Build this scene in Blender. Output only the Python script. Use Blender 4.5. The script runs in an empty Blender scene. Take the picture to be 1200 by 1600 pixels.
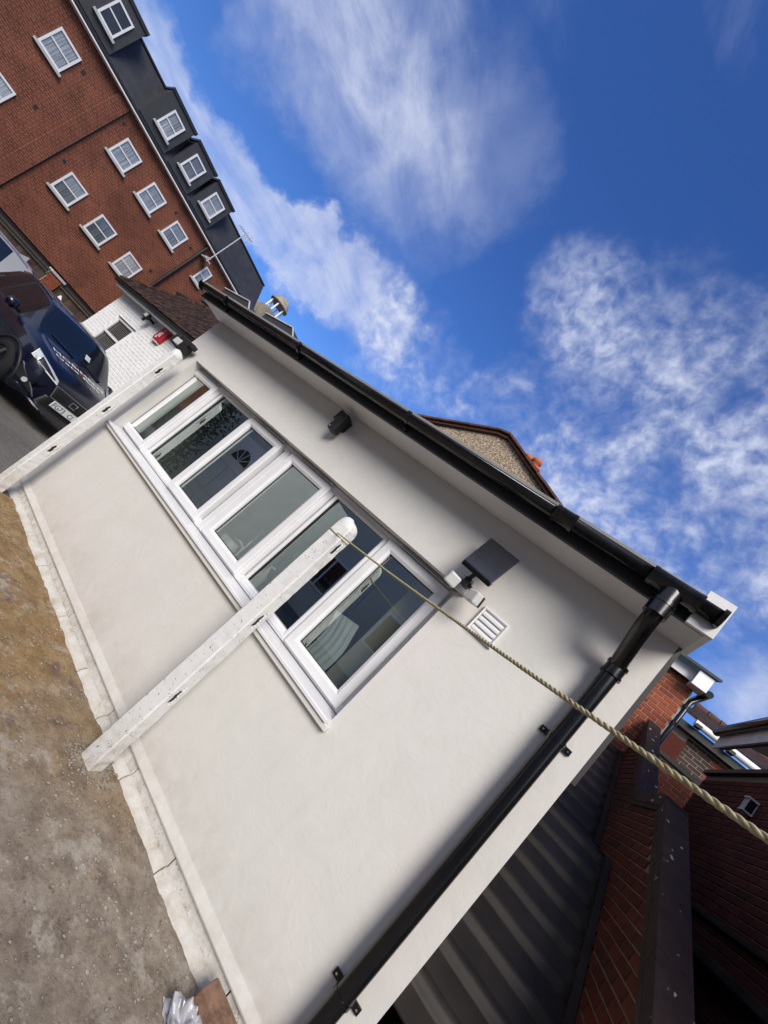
import bpy, bmesh, math, random
from mathutils import Vector, Matrix, noise
from mathutils.bvhtree import BVHTree
random.seed(7)
S = bpy.context.scene
COL = S.collection
R = math.radians
H = 1.56                                   # eye height

# ------------------------------------------------------------------ camera
right = Vector((0.65283, 0.23603, 0.71979)); down = Vector((0.55217, 0.50223, -0.66549)); fwd = Vector((-0.51858, 0.83190, 0.19754))
cam = bpy.data.cameras.new('camera'); co = bpy.data.objects.new('camera', cam); COL.objects.link(co)
m = Matrix.Identity(4)
for i in range(3):
    m[i][0] = right[i]; m[i][1] = -down[i]; m[i][2] = -fwd[i]
m[2][3] = H
co.matrix_world = m
cam.sensor_fit = 'VERTICAL'; cam.sensor_height = 36; cam.lens = 669.546 / 1600 * 36
cam.clip_start = 0.02; cam.clip_end = 2000
S.camera = co

# ------------------------------------------------------------------ exposure, sky, sun
S.view_settings.view_transform = 'Standard'; S.view_settings.look = 'None'
S.view_settings.exposure = 0.66; S.view_settings.gamma = 1; S.view_settings.use_curve_mapping = False
S.render.engine = 'CYCLES'
S.cycles.max_bounces = 8; S.cycles.transparent_max_bounces = 12
SUN_EL, SUN_AZ = 35, 36                    # azimuth: degrees to the right of straight behind the viewer
sd = Vector((math.sin(R(SUN_AZ)) * math.cos(R(SUN_EL)), -math.cos(R(SUN_AZ)) * math.cos(R(SUN_EL)), math.sin(R(SUN_EL))))
sl = bpy.data.lights.new('sun', 'SUN'); so = bpy.data.objects.new('sun', sl); COL.objects.link(so)
sl.energy = 2.75; sl.angle = R(30); sl.color = (1.0, 0.93, 0.84)
so.rotation_euler = (-sd).to_track_quat('-Z', 'Y').to_euler(); so.location = (8, -10, 12)

W = bpy.data.worlds.new('World'); S.world = W; W.use_nodes = True
nt = W.node_tree; nt.nodes.clear()
def N(t, tree=None, **kw):
    n = (tree or nt).nodes.new(t)
    for k, v in kw.items():
        if k.startswith('i_'): n.inputs[k[2:].replace('_', ' ')].default_value = v
        else: setattr(n, k, v)
    return n
sky = N('ShaderNodeTexSky', sky_type='NISHITA', sun_disc=False, sun_elevation=R(SUN_EL), sun_rotation=R(180 - SUN_AZ), air_density=1.0, dust_density=0.6, ozone_density=2.5)
geo = N('ShaderNodeTexCoord'); L = nt.links.new
def vm(op, a, b=None):
    n = N('ShaderNodeVectorMath', operation=op); L(a, n.inputs[0]) if hasattr(a, 'links') else setattr(n.inputs[0], 'default_value', a)
    if b is not None:
        L(b, n.inputs[1]) if hasattr(b, 'links') else setattr(n.inputs[1], 'default_value', b)
    return n
def ma(op, a, b=None, clamp=False):
    n = N('ShaderNodeMath', operation=op, use_clamp=clamp)
    for i, q in enumerate((a, b)):
        if q is None: continue
        if hasattr(q, 'links'): L(q, n.inputs[i])
        else: n.inputs[i].default_value = q
    return n.outputs[0]
D = geo.outputs['Generated']
sep = N('ShaderNodeSeparateXYZ'); L(D, sep.inputs[0])
zz = ma('ADD', ma('MAXIMUM', sep.outputs[2], 0.0), 0.16)
cp = N('ShaderNodeCombineXYZ'); L(ma('DIVIDE', sep.outputs[0], zz), cp.inputs[0]); L(ma('DIVIDE', sep.outputs[1], zz), cp.inputs[1])
P = cp.outputs[0]
wn = N('ShaderNodeTexNoise', i_Scale=5.5, i_Detail=6, i_Roughness=.6); L(D, wn.inputs['Vector'])
wc = vm('SUBTRACT', wn.outputs['Color'], (.5, .5, .5)); ws = N('ShaderNodeVectorMath', operation='SCALE'); L(wc.outputs[0], ws.inputs[0]); ws.inputs['Scale'].default_value = .24
DW = vm('NORMALIZE', vm('ADD', D, ws.outputs[0]).outputs[0]).outputs[0]
def blob_sum(bl):
    tot = None
    for (d, rad, st) in bl:
        dv = Vector(d).normalized()
        dot = vm('DOT_PRODUCT', DW, tuple(dv)).outputs['Value']
        mr = N('ShaderNodeMapRange', interpolation_type='SMOOTHERSTEP'); L(dot, mr.inputs[0])
        mr.inputs[1].default_value = math.cos(R(rad)); mr.inputs[2].default_value = math.cos(R(rad * 0.12)); mr.inputs[3].default_value = 0; mr.inputs[4].default_value = st
        tot = mr.outputs[0] if tot is None else ma('ADD', tot, mr.outputs[0])
    return ma('MINIMUM', tot, 1.0)
wisp = [((-.937,.104,.332),4.5,.7),((-.931,.14,.333),4,.6),((-.925,.179,.334),4,.7),((-.915,.225,.336),4,.75),((-.902,.268,.338),4.2,.8),((-.885,.31,.352),4.5,.9),((-.863,.349,.366),5,1.0),((-.842,.383,.381),5,1.0),((-.819,.415,.395),5,1.0),((-.79,.455,.407),5,.9),((-.762,.494,.419),5,.7),((-.70,.56,.44),6,.5),
        ((-.757,.173,.630),9,.40),((-.764,.245,.598),9,.38),((-.751,.324,.575),9,.30),((-.709,.403,.579),9,.22),((-.70,.25,.67),9,.16),((-.846,.149,.512),6,.36),((-.79,.08,.60),9,.45),((-.62,.36,.70),9,.22),
        ((.182,.920,.347),5,.5),((.25,.90,.36),6,.5)]
puff = [((-.641,.616,.457),8,1.0),((-.58,.66,.47),6,.8),((-.70,.55,.45),5,.7),((-.459,.711,.533),6,.75),((-.53,.69,.49),5,.5),((-.415,.574,.706),8,.5),((-.274,.642,.716),12,.62),((-.228,.773,.591),12,.85),((-.066,.822,.565),12,.95),
        ((.077,.845,.529),11,.8),((-.089,.854,.513),10,.9),((-.111,.659,.744),10,.5),((-.279,.806,.522),8,.75),((.2,.75,.62),14,.6),((.02,.72,.69),10,.5)]
def noise_n(vec, scale, det=8, rough=.6, dist=0.0):
    n = N('ShaderNodeTexNoise', i_Scale=scale, i_Detail=det, i_Roughness=rough, i_Distortion=dist); L(vec, n.inputs['Vector']); return n.outputs[0]
def ramp(v, a, b, o0=0.0, o1=1.0):
    mr = N('ShaderNodeMapRange', interpolation_type='SMOOTHSTEP'); L(v, mr.inputs[0])
    for i, q in enumerate((a, b, o0, o1)): mr.inputs[i + 1].default_value = q
    return mr.outputs[0]
mp = N('ShaderNodeMapping'); L(D, mp.inputs[0]); mp.inputs['Scale'].default_value = (1.0, .46, 1.25)
n1 = noise_n(mp.outputs[0], 11, 10, .66, .5)
n2 = noise_n(D, 4.2, 8, .6, .4)
streak = ma('ADD', ma('MULTIPLY', n1, .5), ma('MULTIPLY', n2, .5))
wv = ma('MULTIPLY', blob_sum(wisp), ramp(streak, .22, .76))
n3 = noise_n(D, 34, 7, .55, .25)
n4 = noise_n(D, 6.5, 6, .6, .3)
cell = ma('MULTIPLY', ramp(n3, .24, .80, .14, .95), ramp(n4, .34, .64, .15, 1.0))
pv = ma('MULTIPLY', blob_sum(puff), cell)
gen = ma('MULTIPLY', ramp(noise_n(mp.outputs[0], 4, 8, .6, .5), .55, .9), .22)        # thin cloud over the rest of the sky
behind = ramp(vm('DOT_PRODUCT', D, (-.2, .93, .30)).outputs['Value'], .42, -.25)      # unseen cloud behind the viewer, added to make the blue skylight more neutral
bank = ma('MULTIPLY', behind, ramp(n2, .30, .62, .45, .9))
cv = ma('MAXIMUM', ma('MAXIMUM', ma('ADD', wv, pv), gen), bank)
cv = ma('MINIMUM', cv, .90)
# sky colour (the camera's vivid blue) and cloud colour
hs = N('ShaderNodeHueSaturation', i_Hue=0.512, i_Saturation=1.2, i_Value=1.16); L(sky.outputs[0], hs.inputs['Color'])
skym = N('ShaderNodeMixRGB', blend_type='MULTIPLY'); skym.inputs[0].default_value = 1; L(hs.outputs[0], skym.inputs[1]); skym.inputs[2].default_value = (.72, .95, 1.22, 1)
mix = N('ShaderNodeMixRGB'); L(cv, mix.inputs[0]); L(skym.outputs[0], mix.inputs[1]); mix.inputs[2].default_value = (5.6, 6.0, 7.4, 1)
bg = N('ShaderNodeBackground'); bg.inputs[1].default_value = 0.080; L(mix.outputs[0], bg.inputs[0])
out = N('ShaderNodeOutputWorld'); L(bg.outputs[0], out.inputs[0])

# ------------------------------------------------------------------ materials
MATS = {}
def mat(name, col, rough=.6, spec=.5, metal=0.0, coat=0.0, setup=None):
    if name in MATS: return MATS[name]
    M = bpy.data.materials.new(name); M.use_nodes = True
    b = M.node_tree.nodes['Principled BSDF']
    b.inputs['Base Color'].default_value = (*col, 1); b.inputs['Roughness'].default_value = rough
    b.inputs['Specular IOR Level'].default_value = spec; b.inputs['Metallic'].default_value = metal
    if coat: b.inputs['Coat Weight'].default_value = coat; b.inputs['Coat Roughness'].default_value = .05
    M.diffuse_color = (*col, 1)
    if setup: setup(M.node_tree, b)
    MATS[name] = M; return M
def tex(t, kind='Object'):
    n = t.nodes.new('ShaderNodeTexCoord'); return n.outputs[kind]
def nz(t, vec, scale, det=6, rough=.6, dist=0, sc3=None):
    if sc3:
        mpn = t.nodes.new('ShaderNodeMapping'); mpn.inputs['Scale'].default_value = sc3; t.links.new(vec, mpn.inputs[0]); vec = mpn.outputs[0]
    n = t.nodes.new('ShaderNodeTexNoise'); n.inputs['Scale'].default_value = scale; n.inputs['Detail'].default_value = det
    n.inputs['Roughness'].default_value = rough; n.inputs['Distortion'].default_value = dist
    t.links.new(vec, n.inputs['Vector']); return n.outputs[0]
def cr(t, fac, stops):
    n = t.nodes.new('ShaderNodeValToRGB'); e = n.color_ramp.elements
    while len(e) < len(stops): e.new(.5)
    for k, (p, c) in enumerate(stops):
        e[k].position = p; e[k].color = (*c, 1) if len(c) == 3 else c
    t.links.new(fac, n.inputs[0]); return n.outputs[0]
def mx(t, fac, a, b, mode='MIX'):
    n = t.nodes.new('ShaderNodeMixRGB'); n.blend_type = mode
    for i, q in enumerate((fac, a, b)):
        if hasattr(q, 'links'): t.links.new(q, n.inputs[i])
        elif isinstance(q, (int, float)): n.inputs[i].default_value = q
        else: n.inputs[i].default_value = (*q, 1)
    return n.outputs[0]
def bump(t, b, h, strength=.3, dist=.01):
    n = t.nodes.new('ShaderNodeBump'); n.inputs['Strength'].default_value = strength; n.inputs['Distance'].default_value = dist
    t.links.new(h, n.inputs['Height'])
    prev = b.inputs['Normal'].links
    if prev: t.links.new(prev[0].from_socket, n.inputs['Normal'])
    t.links.new(n.outputs[0], b.inputs['Normal'])
def add(t, a, b_, wa=1, wb=1):
    x = t.nodes.new('ShaderNodeMath'); x.operation = 'MULTIPLY'; t.links.new(a, x.inputs[0]); x.inputs[1].default_value = wa
    y = t.nodes.new('ShaderNodeMath'); y.operation = 'MULTIPLY_ADD'; t.links.new(b_, y.inputs[0]); y.inputs[1].default_value = wb; t.links.new(x.outputs[0], y.inputs[2]); return y.outputs[0]

def s_render(t, b):
    o = tex(t)
    big = nz(t, o, 1.3, 5, .6, .8); mid = nz(t, o, 4.5, 6, .65, 1.2); fine = nz(t, o, 90, 4, .7); trow = nz(t, o, 9, 5, .55, 2.2)
    c = cr(t, big, [(.3, (.585, .575, .55)), (.5, (.61, .595, .57)), (.7, (.622, .60, .58))])
    c = mx(t, cr(t, mid, [(.36, (0, 0, 0)), (.66, (1, 1, 1))]), mx(t, 1.0, c, (.955, .955, .95), 'MULTIPLY'), c)
    sp = t.nodes.new('ShaderNodeSeparateXYZ'); t.links.new(o, sp.inputs[0])
    spl = t.nodes.new('ShaderNodeMapRange'); t.links.new(sp.outputs[2], spl.inputs[0]); spl.inputs[1].default_value = .42; spl.inputs[2].default_value = .10
    dirt = mx(t, 1.0, spl.outputs[0], cr(t, nz(t, o, 7, 8, .75), [(.40, (0, 0, 0)), (.68, (.55, .55, .55))]), 'MULTIPLY')
    c = mx(t, dirt, c, (.40, .36, .30))
    run = cr(t, nz(t, o, 1.0, 5, .6, 0, (16, 1, .7)), [(.58, (0, 0, 0)), (.74, (.16, .16, .16))])
    c = mx(t, run, c, (.47, .45, .41))
    tint = cr(t, nz(t, o, .9, 3, .5), [(.35, (1.0, .985, .985)), (.5, (1, 1, 1)), (.65, (.985, 1.0, .985))])
    c = mx(t, 1.0, c, tint, 'MULTIPLY')
    t.links.new(c, b.inputs['Base Color'])
    bump(t, b, add(t, trow, mid, .7, .6), .26, .010); bump(t, b, fine, .22, .0018)
M_RENDER = mat('painted_render', (.64, .63, .61), .75, .3, setup=s_render)
def s_old(t, b):
    o = tex(t); f = nz(t, o, 110, 4, .7); g = nz(t, o, 14, 6, .65)
    v = t.nodes.new('ShaderNodeTexVoronoi'); v.inputs['Scale'].default_value = 80; t.links.new(o, v.inputs['Vector'])
    pits = cr(t, v.outputs['Distance'], [(.20, (1, 1, 1)), (.30, (0, 0, 0))])
    msk = cr(t, nz(t, o, 22, 3, .6), [(.54, (0, 0, 0)), (.62, (1, 1, 1))])
    pm = mx(t, 1.0, pits, msk, 'MULTIPLY')
    c = cr(t, g, [(.3, (.60, .60, .595)), (.55, (.66, .66, .65)), (.75, (.62, .61, .58))])
    sp = t.nodes.new('ShaderNodeSeparateXYZ'); t.links.new(o, sp.inputs[0])
    lo = t.nodes.new('ShaderNodeMapRange'); t.links.new(sp.outputs[2], lo.inputs[0]); lo.inputs[1].default_value = .38; lo.inputs[2].default_value = .02
    dm = mx(t, 1.0, lo.outputs[0], cr(t, nz(t, o, 16, 7, .75), [(.38, (.1, .1, .1)), (.66, (.8, .8, .8))]), 'MULTIPLY')
    c = mx(t, dm, c, (.34, .29, .22))
    c = mx(t, cr(t, nz(t, o, 5, 6, .7, 0, (4, 4, .7)), [(.55, (0, 0, 0)), (.75, (.3, .3, .3))]), c, (.42, .41, .36))
    t.links.new(mx(t, pm, c, (.10, .095, .09)), b.inputs['Base Color'])
    inv = t.nodes.new('ShaderNodeInvert'); t.links.new(pm, inv.inputs[1])
    bump(t, b, inv.outputs[0], .5, .006); bump(t, b, add(t, f, g, .3, 1), .3, .006)
M_POST = mat('painted_concrete', (.66, .65, .62), .8, .25, setup=s_old)
def s_plinth(t, b):
    o = tex(t); g = nz(t, o, 9, 7, .7); f = nz(t, o, 70, 5, .7)
    c = cr(t, g, [(.30, (.36, .30, .21)), (.43, (.50, .47, .41)), (.58, (.575, .56, .525))])
    t.links.new(c, b.inputs['Base Color']); bump(t, b, add(t, f, g, .6, 1), .6, .012)
M_PLINTH = mat('painted_footing', (.6, .58, .54), .9, .15, setup=s_plinth)
def s_ground(t, b):
    o = tex(t)
    a = nz(t, o, .9, 5, .6); md = nz(t, o, 6.0, 10, .74); f = nz(t, o, 55, 8, .8); ff = nz(t, o, 220, 3, .7)
    grey = cr(t, md, [(.30, (.135, .108, .09)), (.44, (.22, .18, .14)), (.55, (.285, .24, .19)), (.68, (.36, .315, .26)), (.8, (.30, .265, .23))])
    warm = cr(t, md, [(.28, (.15, .094, .043)), (.5, (.275, .182, .088)), (.72, (.39, .285, .16))])
    sp = t.nodes.new('ShaderNodeSeparateXYZ'); t.links.new(o, sp.inputs[0])
    sg = t.nodes.new('ShaderNodeMath'); sg.operation = 'MULTIPLY_ADD'; t.links.new(sp.outputs[0], sg.inputs[0]); sg.inputs[1].default_value = -.42; sg.inputs[2].default_value = -.70
    sh = t.nodes.new('ShaderNodeMath'); sh.operation = 'MULTIPLY_ADD'; t.links.new(a, sh.inputs[0]); sh.inputs[1].default_value = 1.6; t.links.new(sg.outputs[0], sh.inputs[2])
    c = mx(t, cr(t, sh.outputs[0], [(.45, (0, 0, 0)), (1.0, (1, 1, 1))]), grey, warm)
    blot = cr(t, nz(t, o, 4.2, 9, .72), [(.54, (0, 0, 0)), (.60, (.6, .6, .6)), (.8, (.8, .8, .8))]); c = mx(t, blot, c, (.42, .385, .33))
    dark = cr(t, nz(t, o, 3.1, 9, .75), [(.55, (0, 0, 0)), (.63, (.6, .6, .6)), (.8, (.8, .8, .8))]); c = mx(t, dark, c, (.105, .075, .080))
    c = mx(t, 1.0, c, cr(t, f, [(.30, (.50, .47, .45)), (.48, (1, 1, 1)), (.60, (1.05, 1.04, 1.02)), (.74, (1.5, 1.47, 1.42))]), 'MULTIPLY')
    v = t.nodes.new('ShaderNodeTexVoronoi'); v.inputs['Scale'].default_value = 38; t.links.new(o, v.inputs['Vector'])
    sc = t.nodes.new('ShaderNodeSeparateColor'); t.links.new(v.outputs['Color'], sc.inputs[0])
    peb = mx(t, 1.0, cr(t, v.outputs['Distance'], [(.22, (1, 1, 1)), (.32, (0, 0, 0))]), cr(t, sc.outputs[0], [(.72, (0, 0, 0)), (.74, (1, 1, 1))]), 'MULTIPLY')
    c = mx(t, mx(t, 1.0, peb, (.7, .7, .7), 'MULTIPLY'), c, cr(t, sc.outputs[1], [(.2, (.16, .13, .11)), (.8, (.50, .46, .40))]))
    t.links.new(c, b.inputs['Base Color'])
    bump(t, b, add(t, f, md, .45, 1), .75, .014); bump(t, b, peb, .5, .006); bump(t, b, ff, .35, .003)
M_GROUND = mat('worn_concrete', (.2, .17, .13), .92, .2, setup=s_ground)
def s_asph(t, b):
    o = tex(t); f = nz(t, o, 45, 5, .75); g = nz(t, o, 1.3, 6, .6, .6)
    c = mx(t, 1.0, cr(t, g, [(.3, (.105, .098, .09)), (.7, (.175, .165, .15))]), cr(t, f, [(.3, (.65, .65, .65)), (.7, (1.35, 1.35, 1.35))]), 'MULTIPLY')
    pale_patches = cr(t, nz(t, o, 5, 2, .5, 0, (1, 5, 1)), [(.66, (0, 0, 0)), (.70, (1, 1, 1))])  # random pale patches in the surface
    t.links.new(mx(t, mx(t, 1.0, pale_patches, (.35, .35, .35), 'MULTIPLY'), c, (.26, .24, .22)), b.inputs['Base Color'])
    bump(t, b, f, .5, .008)
M_ASPHALT = mat('asphalt', (.09, .085, .08), .9, .25, setup=s_asph)
def s_grain(scale=60, st=.15, var=.12):
    def f(t, b):
        o = tex(t); n = nz(t, o, scale, 5, .7); g = nz(t, o, 3.0, 5, .6)
        base = tuple(b.inputs['Base Color'].default_value)[:3]
        lo = tuple(q * (1 - var) for q in base); hi = tuple(min(1, q * (1 + var)) for q in base)
        t.links.new(cr(t, g, [(.3, lo), (.7, hi)]), b.inputs['Base Color']); bump(t, b, n, st, .004)
    return f
def s_upvc(t, b):
    o = tex(t); n = nz(t, o, 6, 5, .6)
    t.links.new(cr(t, n, [(.35, (.63, .635, .65)), (.65, (.69, .69, .705))]), b.inputs['Base Color'])
M_UPVC = mat('white_upvc', (.79, .79, .81), .28, .5, setup=s_upvc)
M_GASKET = mat('black_rubber', (.012, .012, .012), .6)
def s_black(t, b):
    o = tex(t); n = nz(t, o, 9, 7, .7); st = nz(t, o, 6, 4, .6, 0, (5, 5, .5))
    du = cr(t, n, [(.45, (0, 0, 0)), (.75, (.5, .5, .5))])
    t.links.new(mx(t, du, (.0045, .0045, .0055), (.010, .0095, .009)), b.inputs['Base Color'])
    t.links.new(cr(t, st, [(.3, (.14, .14, .14)), (.7, (.28, .28, .28))]), b.inputs['Roughness']); bump(t, b, nz(t, o, 40, 4, .6), .08, .003)
M_BLACK = mat('gloss_black_plastic', (.007, .007, .009), .22, .5, setup=s_black)
M_SATIN = mat('satin_black', (.012, .012, .013), .5, .4, setup=s_grain(60, .1, .25))
M_CHAR = mat('charcoal_board', (.035, .035, .038), .5, .4, setup=s_grain(40, .08))
M_SOFFIT = mat('soffit_board', (.62, .62, .62), .5, .4, setup=s_grain(30, .05, .05))
M_TRIM = mat('grey_trim', (.42, .42, .41), .55, .4, setup=s_grain(20, .1, .15))
M_WHITE = mat('white_paint', (.78, .78, .77), .5, .4, setup=s_grain(40, .1, .06))
M_DIRTYW = mat('weathered_white_paint', (.66, .65, .64), .6, .35, setup=s_grain(14, .12, .16))
M_MORTAR = mat('mortar', (.34, .31, .27), .95, .1, setup=s_grain(90, .4))
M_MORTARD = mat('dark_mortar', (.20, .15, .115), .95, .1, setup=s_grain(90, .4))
def s_brick(lo, hi, alt):
    def f(t, b):
        oi = t.nodes.new('ShaderNodeObjectInfo'); o = tex(t)
        g = nz(t, o, 25, 5, .7); h = nz(t, o, 70, 4, .7)
        c = cr(t, oi.outputs['Random'], [(0, lo), (.45, tuple((a_ + b_) / 2 for a_, b_ in zip(lo, hi))), (.85, hi), (1, alt)])
        c = mx(t, 1.0, c, cr(t, g, [(.3, (.72, .7, .68)), (.7, (1.22, 1.2, 1.18))]), 'MULTIPLY')
        t.links.new(c, b.inputs['Base Color']); bump(t, b, add(t, g, h, 1, .6), .35, .006)
    return f
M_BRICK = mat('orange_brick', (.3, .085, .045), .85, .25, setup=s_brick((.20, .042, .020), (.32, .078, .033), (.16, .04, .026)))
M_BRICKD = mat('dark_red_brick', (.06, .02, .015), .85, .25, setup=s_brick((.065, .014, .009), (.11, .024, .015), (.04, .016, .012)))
M_BRICKG = mat('grey_brown_brick', (.05, .03, .025), .85, .25, setup=s_brick((.05, .033, .027), (.085, .05, .04), (.04, .03, .027)))
M_WBRICK = mat('white_painted_brick', (.70, .70, .69), .65, .3, setup=s_grain(30, .25, .05))
def s_farbrick(t, b):
    o = tex(t); sp = t.nodes.new('ShaderNodeSeparateXYZ'); t.links.new(o, sp.inputs[0])
    cx = t.nodes.new('ShaderNodeCombineXYZ'); t.links.new(sp.outputs[1], cx.inputs[0]); t.links.new(sp.outputs[2], cx.inputs[1])
    br = t.nodes.new('ShaderNodeTexBrick'); t.links.new(cx.outputs[0], br.inputs['Vector'])
    br.inputs['Color1'].default_value = (.175, .050, .028, 1); br.inputs['Color2'].default_value = (.095, .028, .018, 1); br.inputs['Mortar'].default_value = (.20, .125, .09, 1)
    br.inputs['Scale'].default_value = 1; br.inputs['Brick Width'].default_value = .225; br.inputs['Row Height'].default_value = .09; br.inputs['Mortar Size'].default_value = .010; br.inputs['Bias'].default_value = -.2
    g = nz(t, cx.outputs[0], .6, 6, .65, .5); h = nz(t, cx.outputs[0], 4, 6, .7, 0, (6, 1, 1))
    c = mx(t, 1.0, br.outputs[0], cr(t, g, [(.3, (.66, .64, .62)), (.7, (1.22, 1.16, 1.1))]), 'MULTIPLY')
    c = mx(t, 1.0, c, cr(t, h, [(.3, (.8, .78, .78)), (.7, (1.15, 1.15, 1.15))]), 'MULTIPLY')
    t.links.new(c, b.inputs['Base Color']); bump(t, b, br.outputs['Fac'], -.4, .01)
M_FARBRICK = mat('far_brickwork', (.16, .045, .024), .85, .2, setup=s_farbrick)
M_SLATE = mat('dark_slate', (.030, .031, .036), .55, .4, setup=s_grain(7, .3, .25))
def s_tile(t, b):
    o = tex(t); v = t.nodes.new('ShaderNodeTexVoronoi'); v.inputs['Scale'].default_value = 15; t.links.new(o, v.inputs['Vector'])
    sc = t.nodes.new('ShaderNodeSeparateColor'); t.links.new(v.outputs['Color'], sc.inputs[0])
    c = cr(t, sc.outputs[0], [(0, (.012, .008, .007)), (.5, (.036, .020, .016)), (1, (.075, .042, .032))])
    t.links.new(mx(t, 1.0, c, cr(t, nz(t, o, 30, 4, .7), [(.3, (.6, .6, .6)), (.7, (1.3, 1.3, 1.3))]), 'MULTIPLY'), b.inputs['Base Color']); bump(t, b, nz(t, o, 22, 4, .7), .7, .02)
M_TILE = mat('brown_roof_tile', (.05, .03, .024), .9, .2, setup=s_tile)
M_VERGE = mat('verge_tile', (.10, .045, .03), .8, .3, setup=s_brick((.075, .034, .024), (.13, .058, .038), (.05, .03, .024)))
def s_dash(t, b):
    o = tex(t); v = t.nodes.new('ShaderNodeTexVoronoi'); v.inputs['Scale'].default_value = 42; t.links.new(o, v.inputs['Vector'])
    sc = t.nodes.new('ShaderNodeSeparateColor'); t.links.new(v.outputs['Color'], sc.inputs[0])
    c = cr(t, sc.outputs[0], [(0, (.10, .07, .045)), (.35, (.23, .17, .115)), (.7, (.33, .26, .19)), (1, (.50, .43, .34))])
    t.links.new(c, b.inputs['Base Color']); bump(t, b, v.outputs['Distance'], -.8, .03)
M_DASH = mat('pebble_dash', (.3, .24, .18), .95, .15, setup=s_dash)
M_POT = mat('terracotta', (.42, .12, .055), .75, .3, setup=s_grain(30, .2, .2))
M_CORR = mat('black_corrugated', (.024, .019, .0145), .54, .35, setup=s_grain(9, .25, .45))
def s_cop(t, b):
    o = tex(t); f = nz(t, o, 55, 6, .75); g = nz(t, o, 9, 5, .6)
    c = cr(t, g, [(.3, (.024, .013, .013)), (.7, (.048, .027, .026))])
    sp = cr(t, nz(t, o, 17, 2, .4, 0, (1, .35, 1)), [(.69, (0, 0, 0)), (.715, (1, 1, 1))])
    t.links.new(mx(t, sp, c, (.42, .41, .38)), b.inputs['Base Color']); bump(t, b, f, .7, .012)
M_COPING = mat('dark_coping', (.05, .035, .035), .8, .3, setup=s_cop)
M_GREYMOSS = mat('mossy_mortar', (.045, .038, .03), .95, .15, setup=s_grain(35, .6, .4))
def s_wood(t, b):
    oi = t.nodes.new('ShaderNodeObjectInfo'); o = tex(t); n = nz(t, o, 4, 6, .65, .4, (9, 9, .7))
    c = mx(t, 1.0, cr(t, n, [(.3, (.055, .042, .033)), (.7, (.135, .108, .085))]), cr(t, oi.outputs['Random'], [(0, (.65, .65, .65)), (1, (1.25, 1.22, 1.18))]), 'MULTIPLY')
    t.links.new(c, b.inputs['Base Color']); bump(t, b, n, .4, .006)
M_WOOD = mat('weathered_timber', (.1, .08, .06), .85, .2, setup=s_wood)
M_NAVY = mat('navy_car_paint', (.003, .0045, .017), .26, .5, .1, .6)
M_SILVER = mat('silver_car_paint', (.33, .33, .335), .4, .5, .15, .5)
M_MAROON = mat('maroon_car_paint', (.06, .014, .014), .3, .5, .3, 1.0)
M_CARGLASS = mat('dark_car_glass', (.006, .009, .014), .03, .8)
M_TYRE = mat('tyre_rubber', (.014, .014, .014), .8, .3, setup=s_grain(50, .3, .3))
M_ALLOY = mat('alloy_wheel', (.3, .3, .31), .35, .5, .8)
M_CHROME = mat('chrome', (.75, .75, .77), .12, .5, 1.0)
M_LAMP = mat('headlamp_glass', (.55, .58, .62), .08, .8, .2)
M_RED = mat('red_plastic', (.38, .012, .025), .35, .5)
M_PLATE = mat('plate_white', (.72, .73, .74), .4, .4)
M_INK = mat('black_ink', (.01, .01, .01), .5)
M_SOLAR = mat('solar_cell', (.022, .024, .032), .22, .6, setup=s_grain(60, .03, .2))
M_GREYP = mat('pale_grey_plastic', (.50, .51, .50), .45, .4)
def s_rope(t, b):
    o = tex(t); n = nz(t, o, 120, 4, .7)
    t.links.new(cr(t, n, [(.3, (.30, .25, .12)), (.7, (.58, .51, .32))]), b.inputs['Base Color']); bump(t, b, nz(t, o, 400, 3, .7), .5, .001)
M_ROPE = mat('straw_rope', (.45, .42, .3), .85, .2, setup=s_rope)
M_INNER = mat('grey_inner_wall', (.52, .53, .51), .8, .2, setup=s_grain(20, .1, .08))
M_BEIGE = mat('beige_inner_wall', (.55, .52, .45), .8, .2, setup=s_grain(20, .1, .05))
M_FLOOR = mat('inner_floor', (.12, .11, .1), .6, .3)
M_STONE = mat('pale_stone', (.42, .39, .33), .9, .2, setup=s_brick((.22, .20, .17), (.45, .42, .36), (.55, .53, .49)))
M_LEAF = mat('leaf_green', (.045, .075, .025), .6, .3, setup=s_brick((.035, .06, .02), (.06, .1, .03), (.08, .09, .03)))
M_CURTAIN = mat('sheer_curtain', (.62, .66, .68), .9, .1)
M_NET = mat('net_curtain', (.10, .095, .09), .9, .1)
def s_farglass(t, b):
    o = tex(t); oi = t.nodes.new('ShaderNodeObjectInfo'); st = nz(t, o, 3.0, 3, .5, 0, (0, 9, .25))
    c = mx(t, 1.0, cr(t, st, [(.35, (.13, .15, .17)), (.65, (.34, .37, .40))]), cr(t, oi.outputs['Random'], [(0, (.35, .37, .38)), (.4, (.8, .8, .8)), (1, (1.25, 1.25, 1.22))]), 'MULTIPLY')
    t.links.new(c, b.inputs['Base Color'])
M_FARGLASS = mat('curtained_glass', (.17, .20, .24), .08, .9, setup=s_farglass)
M_FOIL = mat('crumpled_plastic', (.40, .40, .43), .38, .5, .1)
def s_brown(t, b):
    o = tex(t); g = nz(t, o, 14, 6, .7)
    t.links.new(cr(t, g, [(.3, (.10, .06, .045)), (.55, (.25, .15, .10)), (.75, (.33, .14, .08))]), b.inputs['Base Color']); bump(t, b, nz(t, o, 60, 5, .7), .6, .006)
M_LOOSE = mat('loose_brick_clay', (.22, .13, .09), .9, .2, setup=s_brown)
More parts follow.
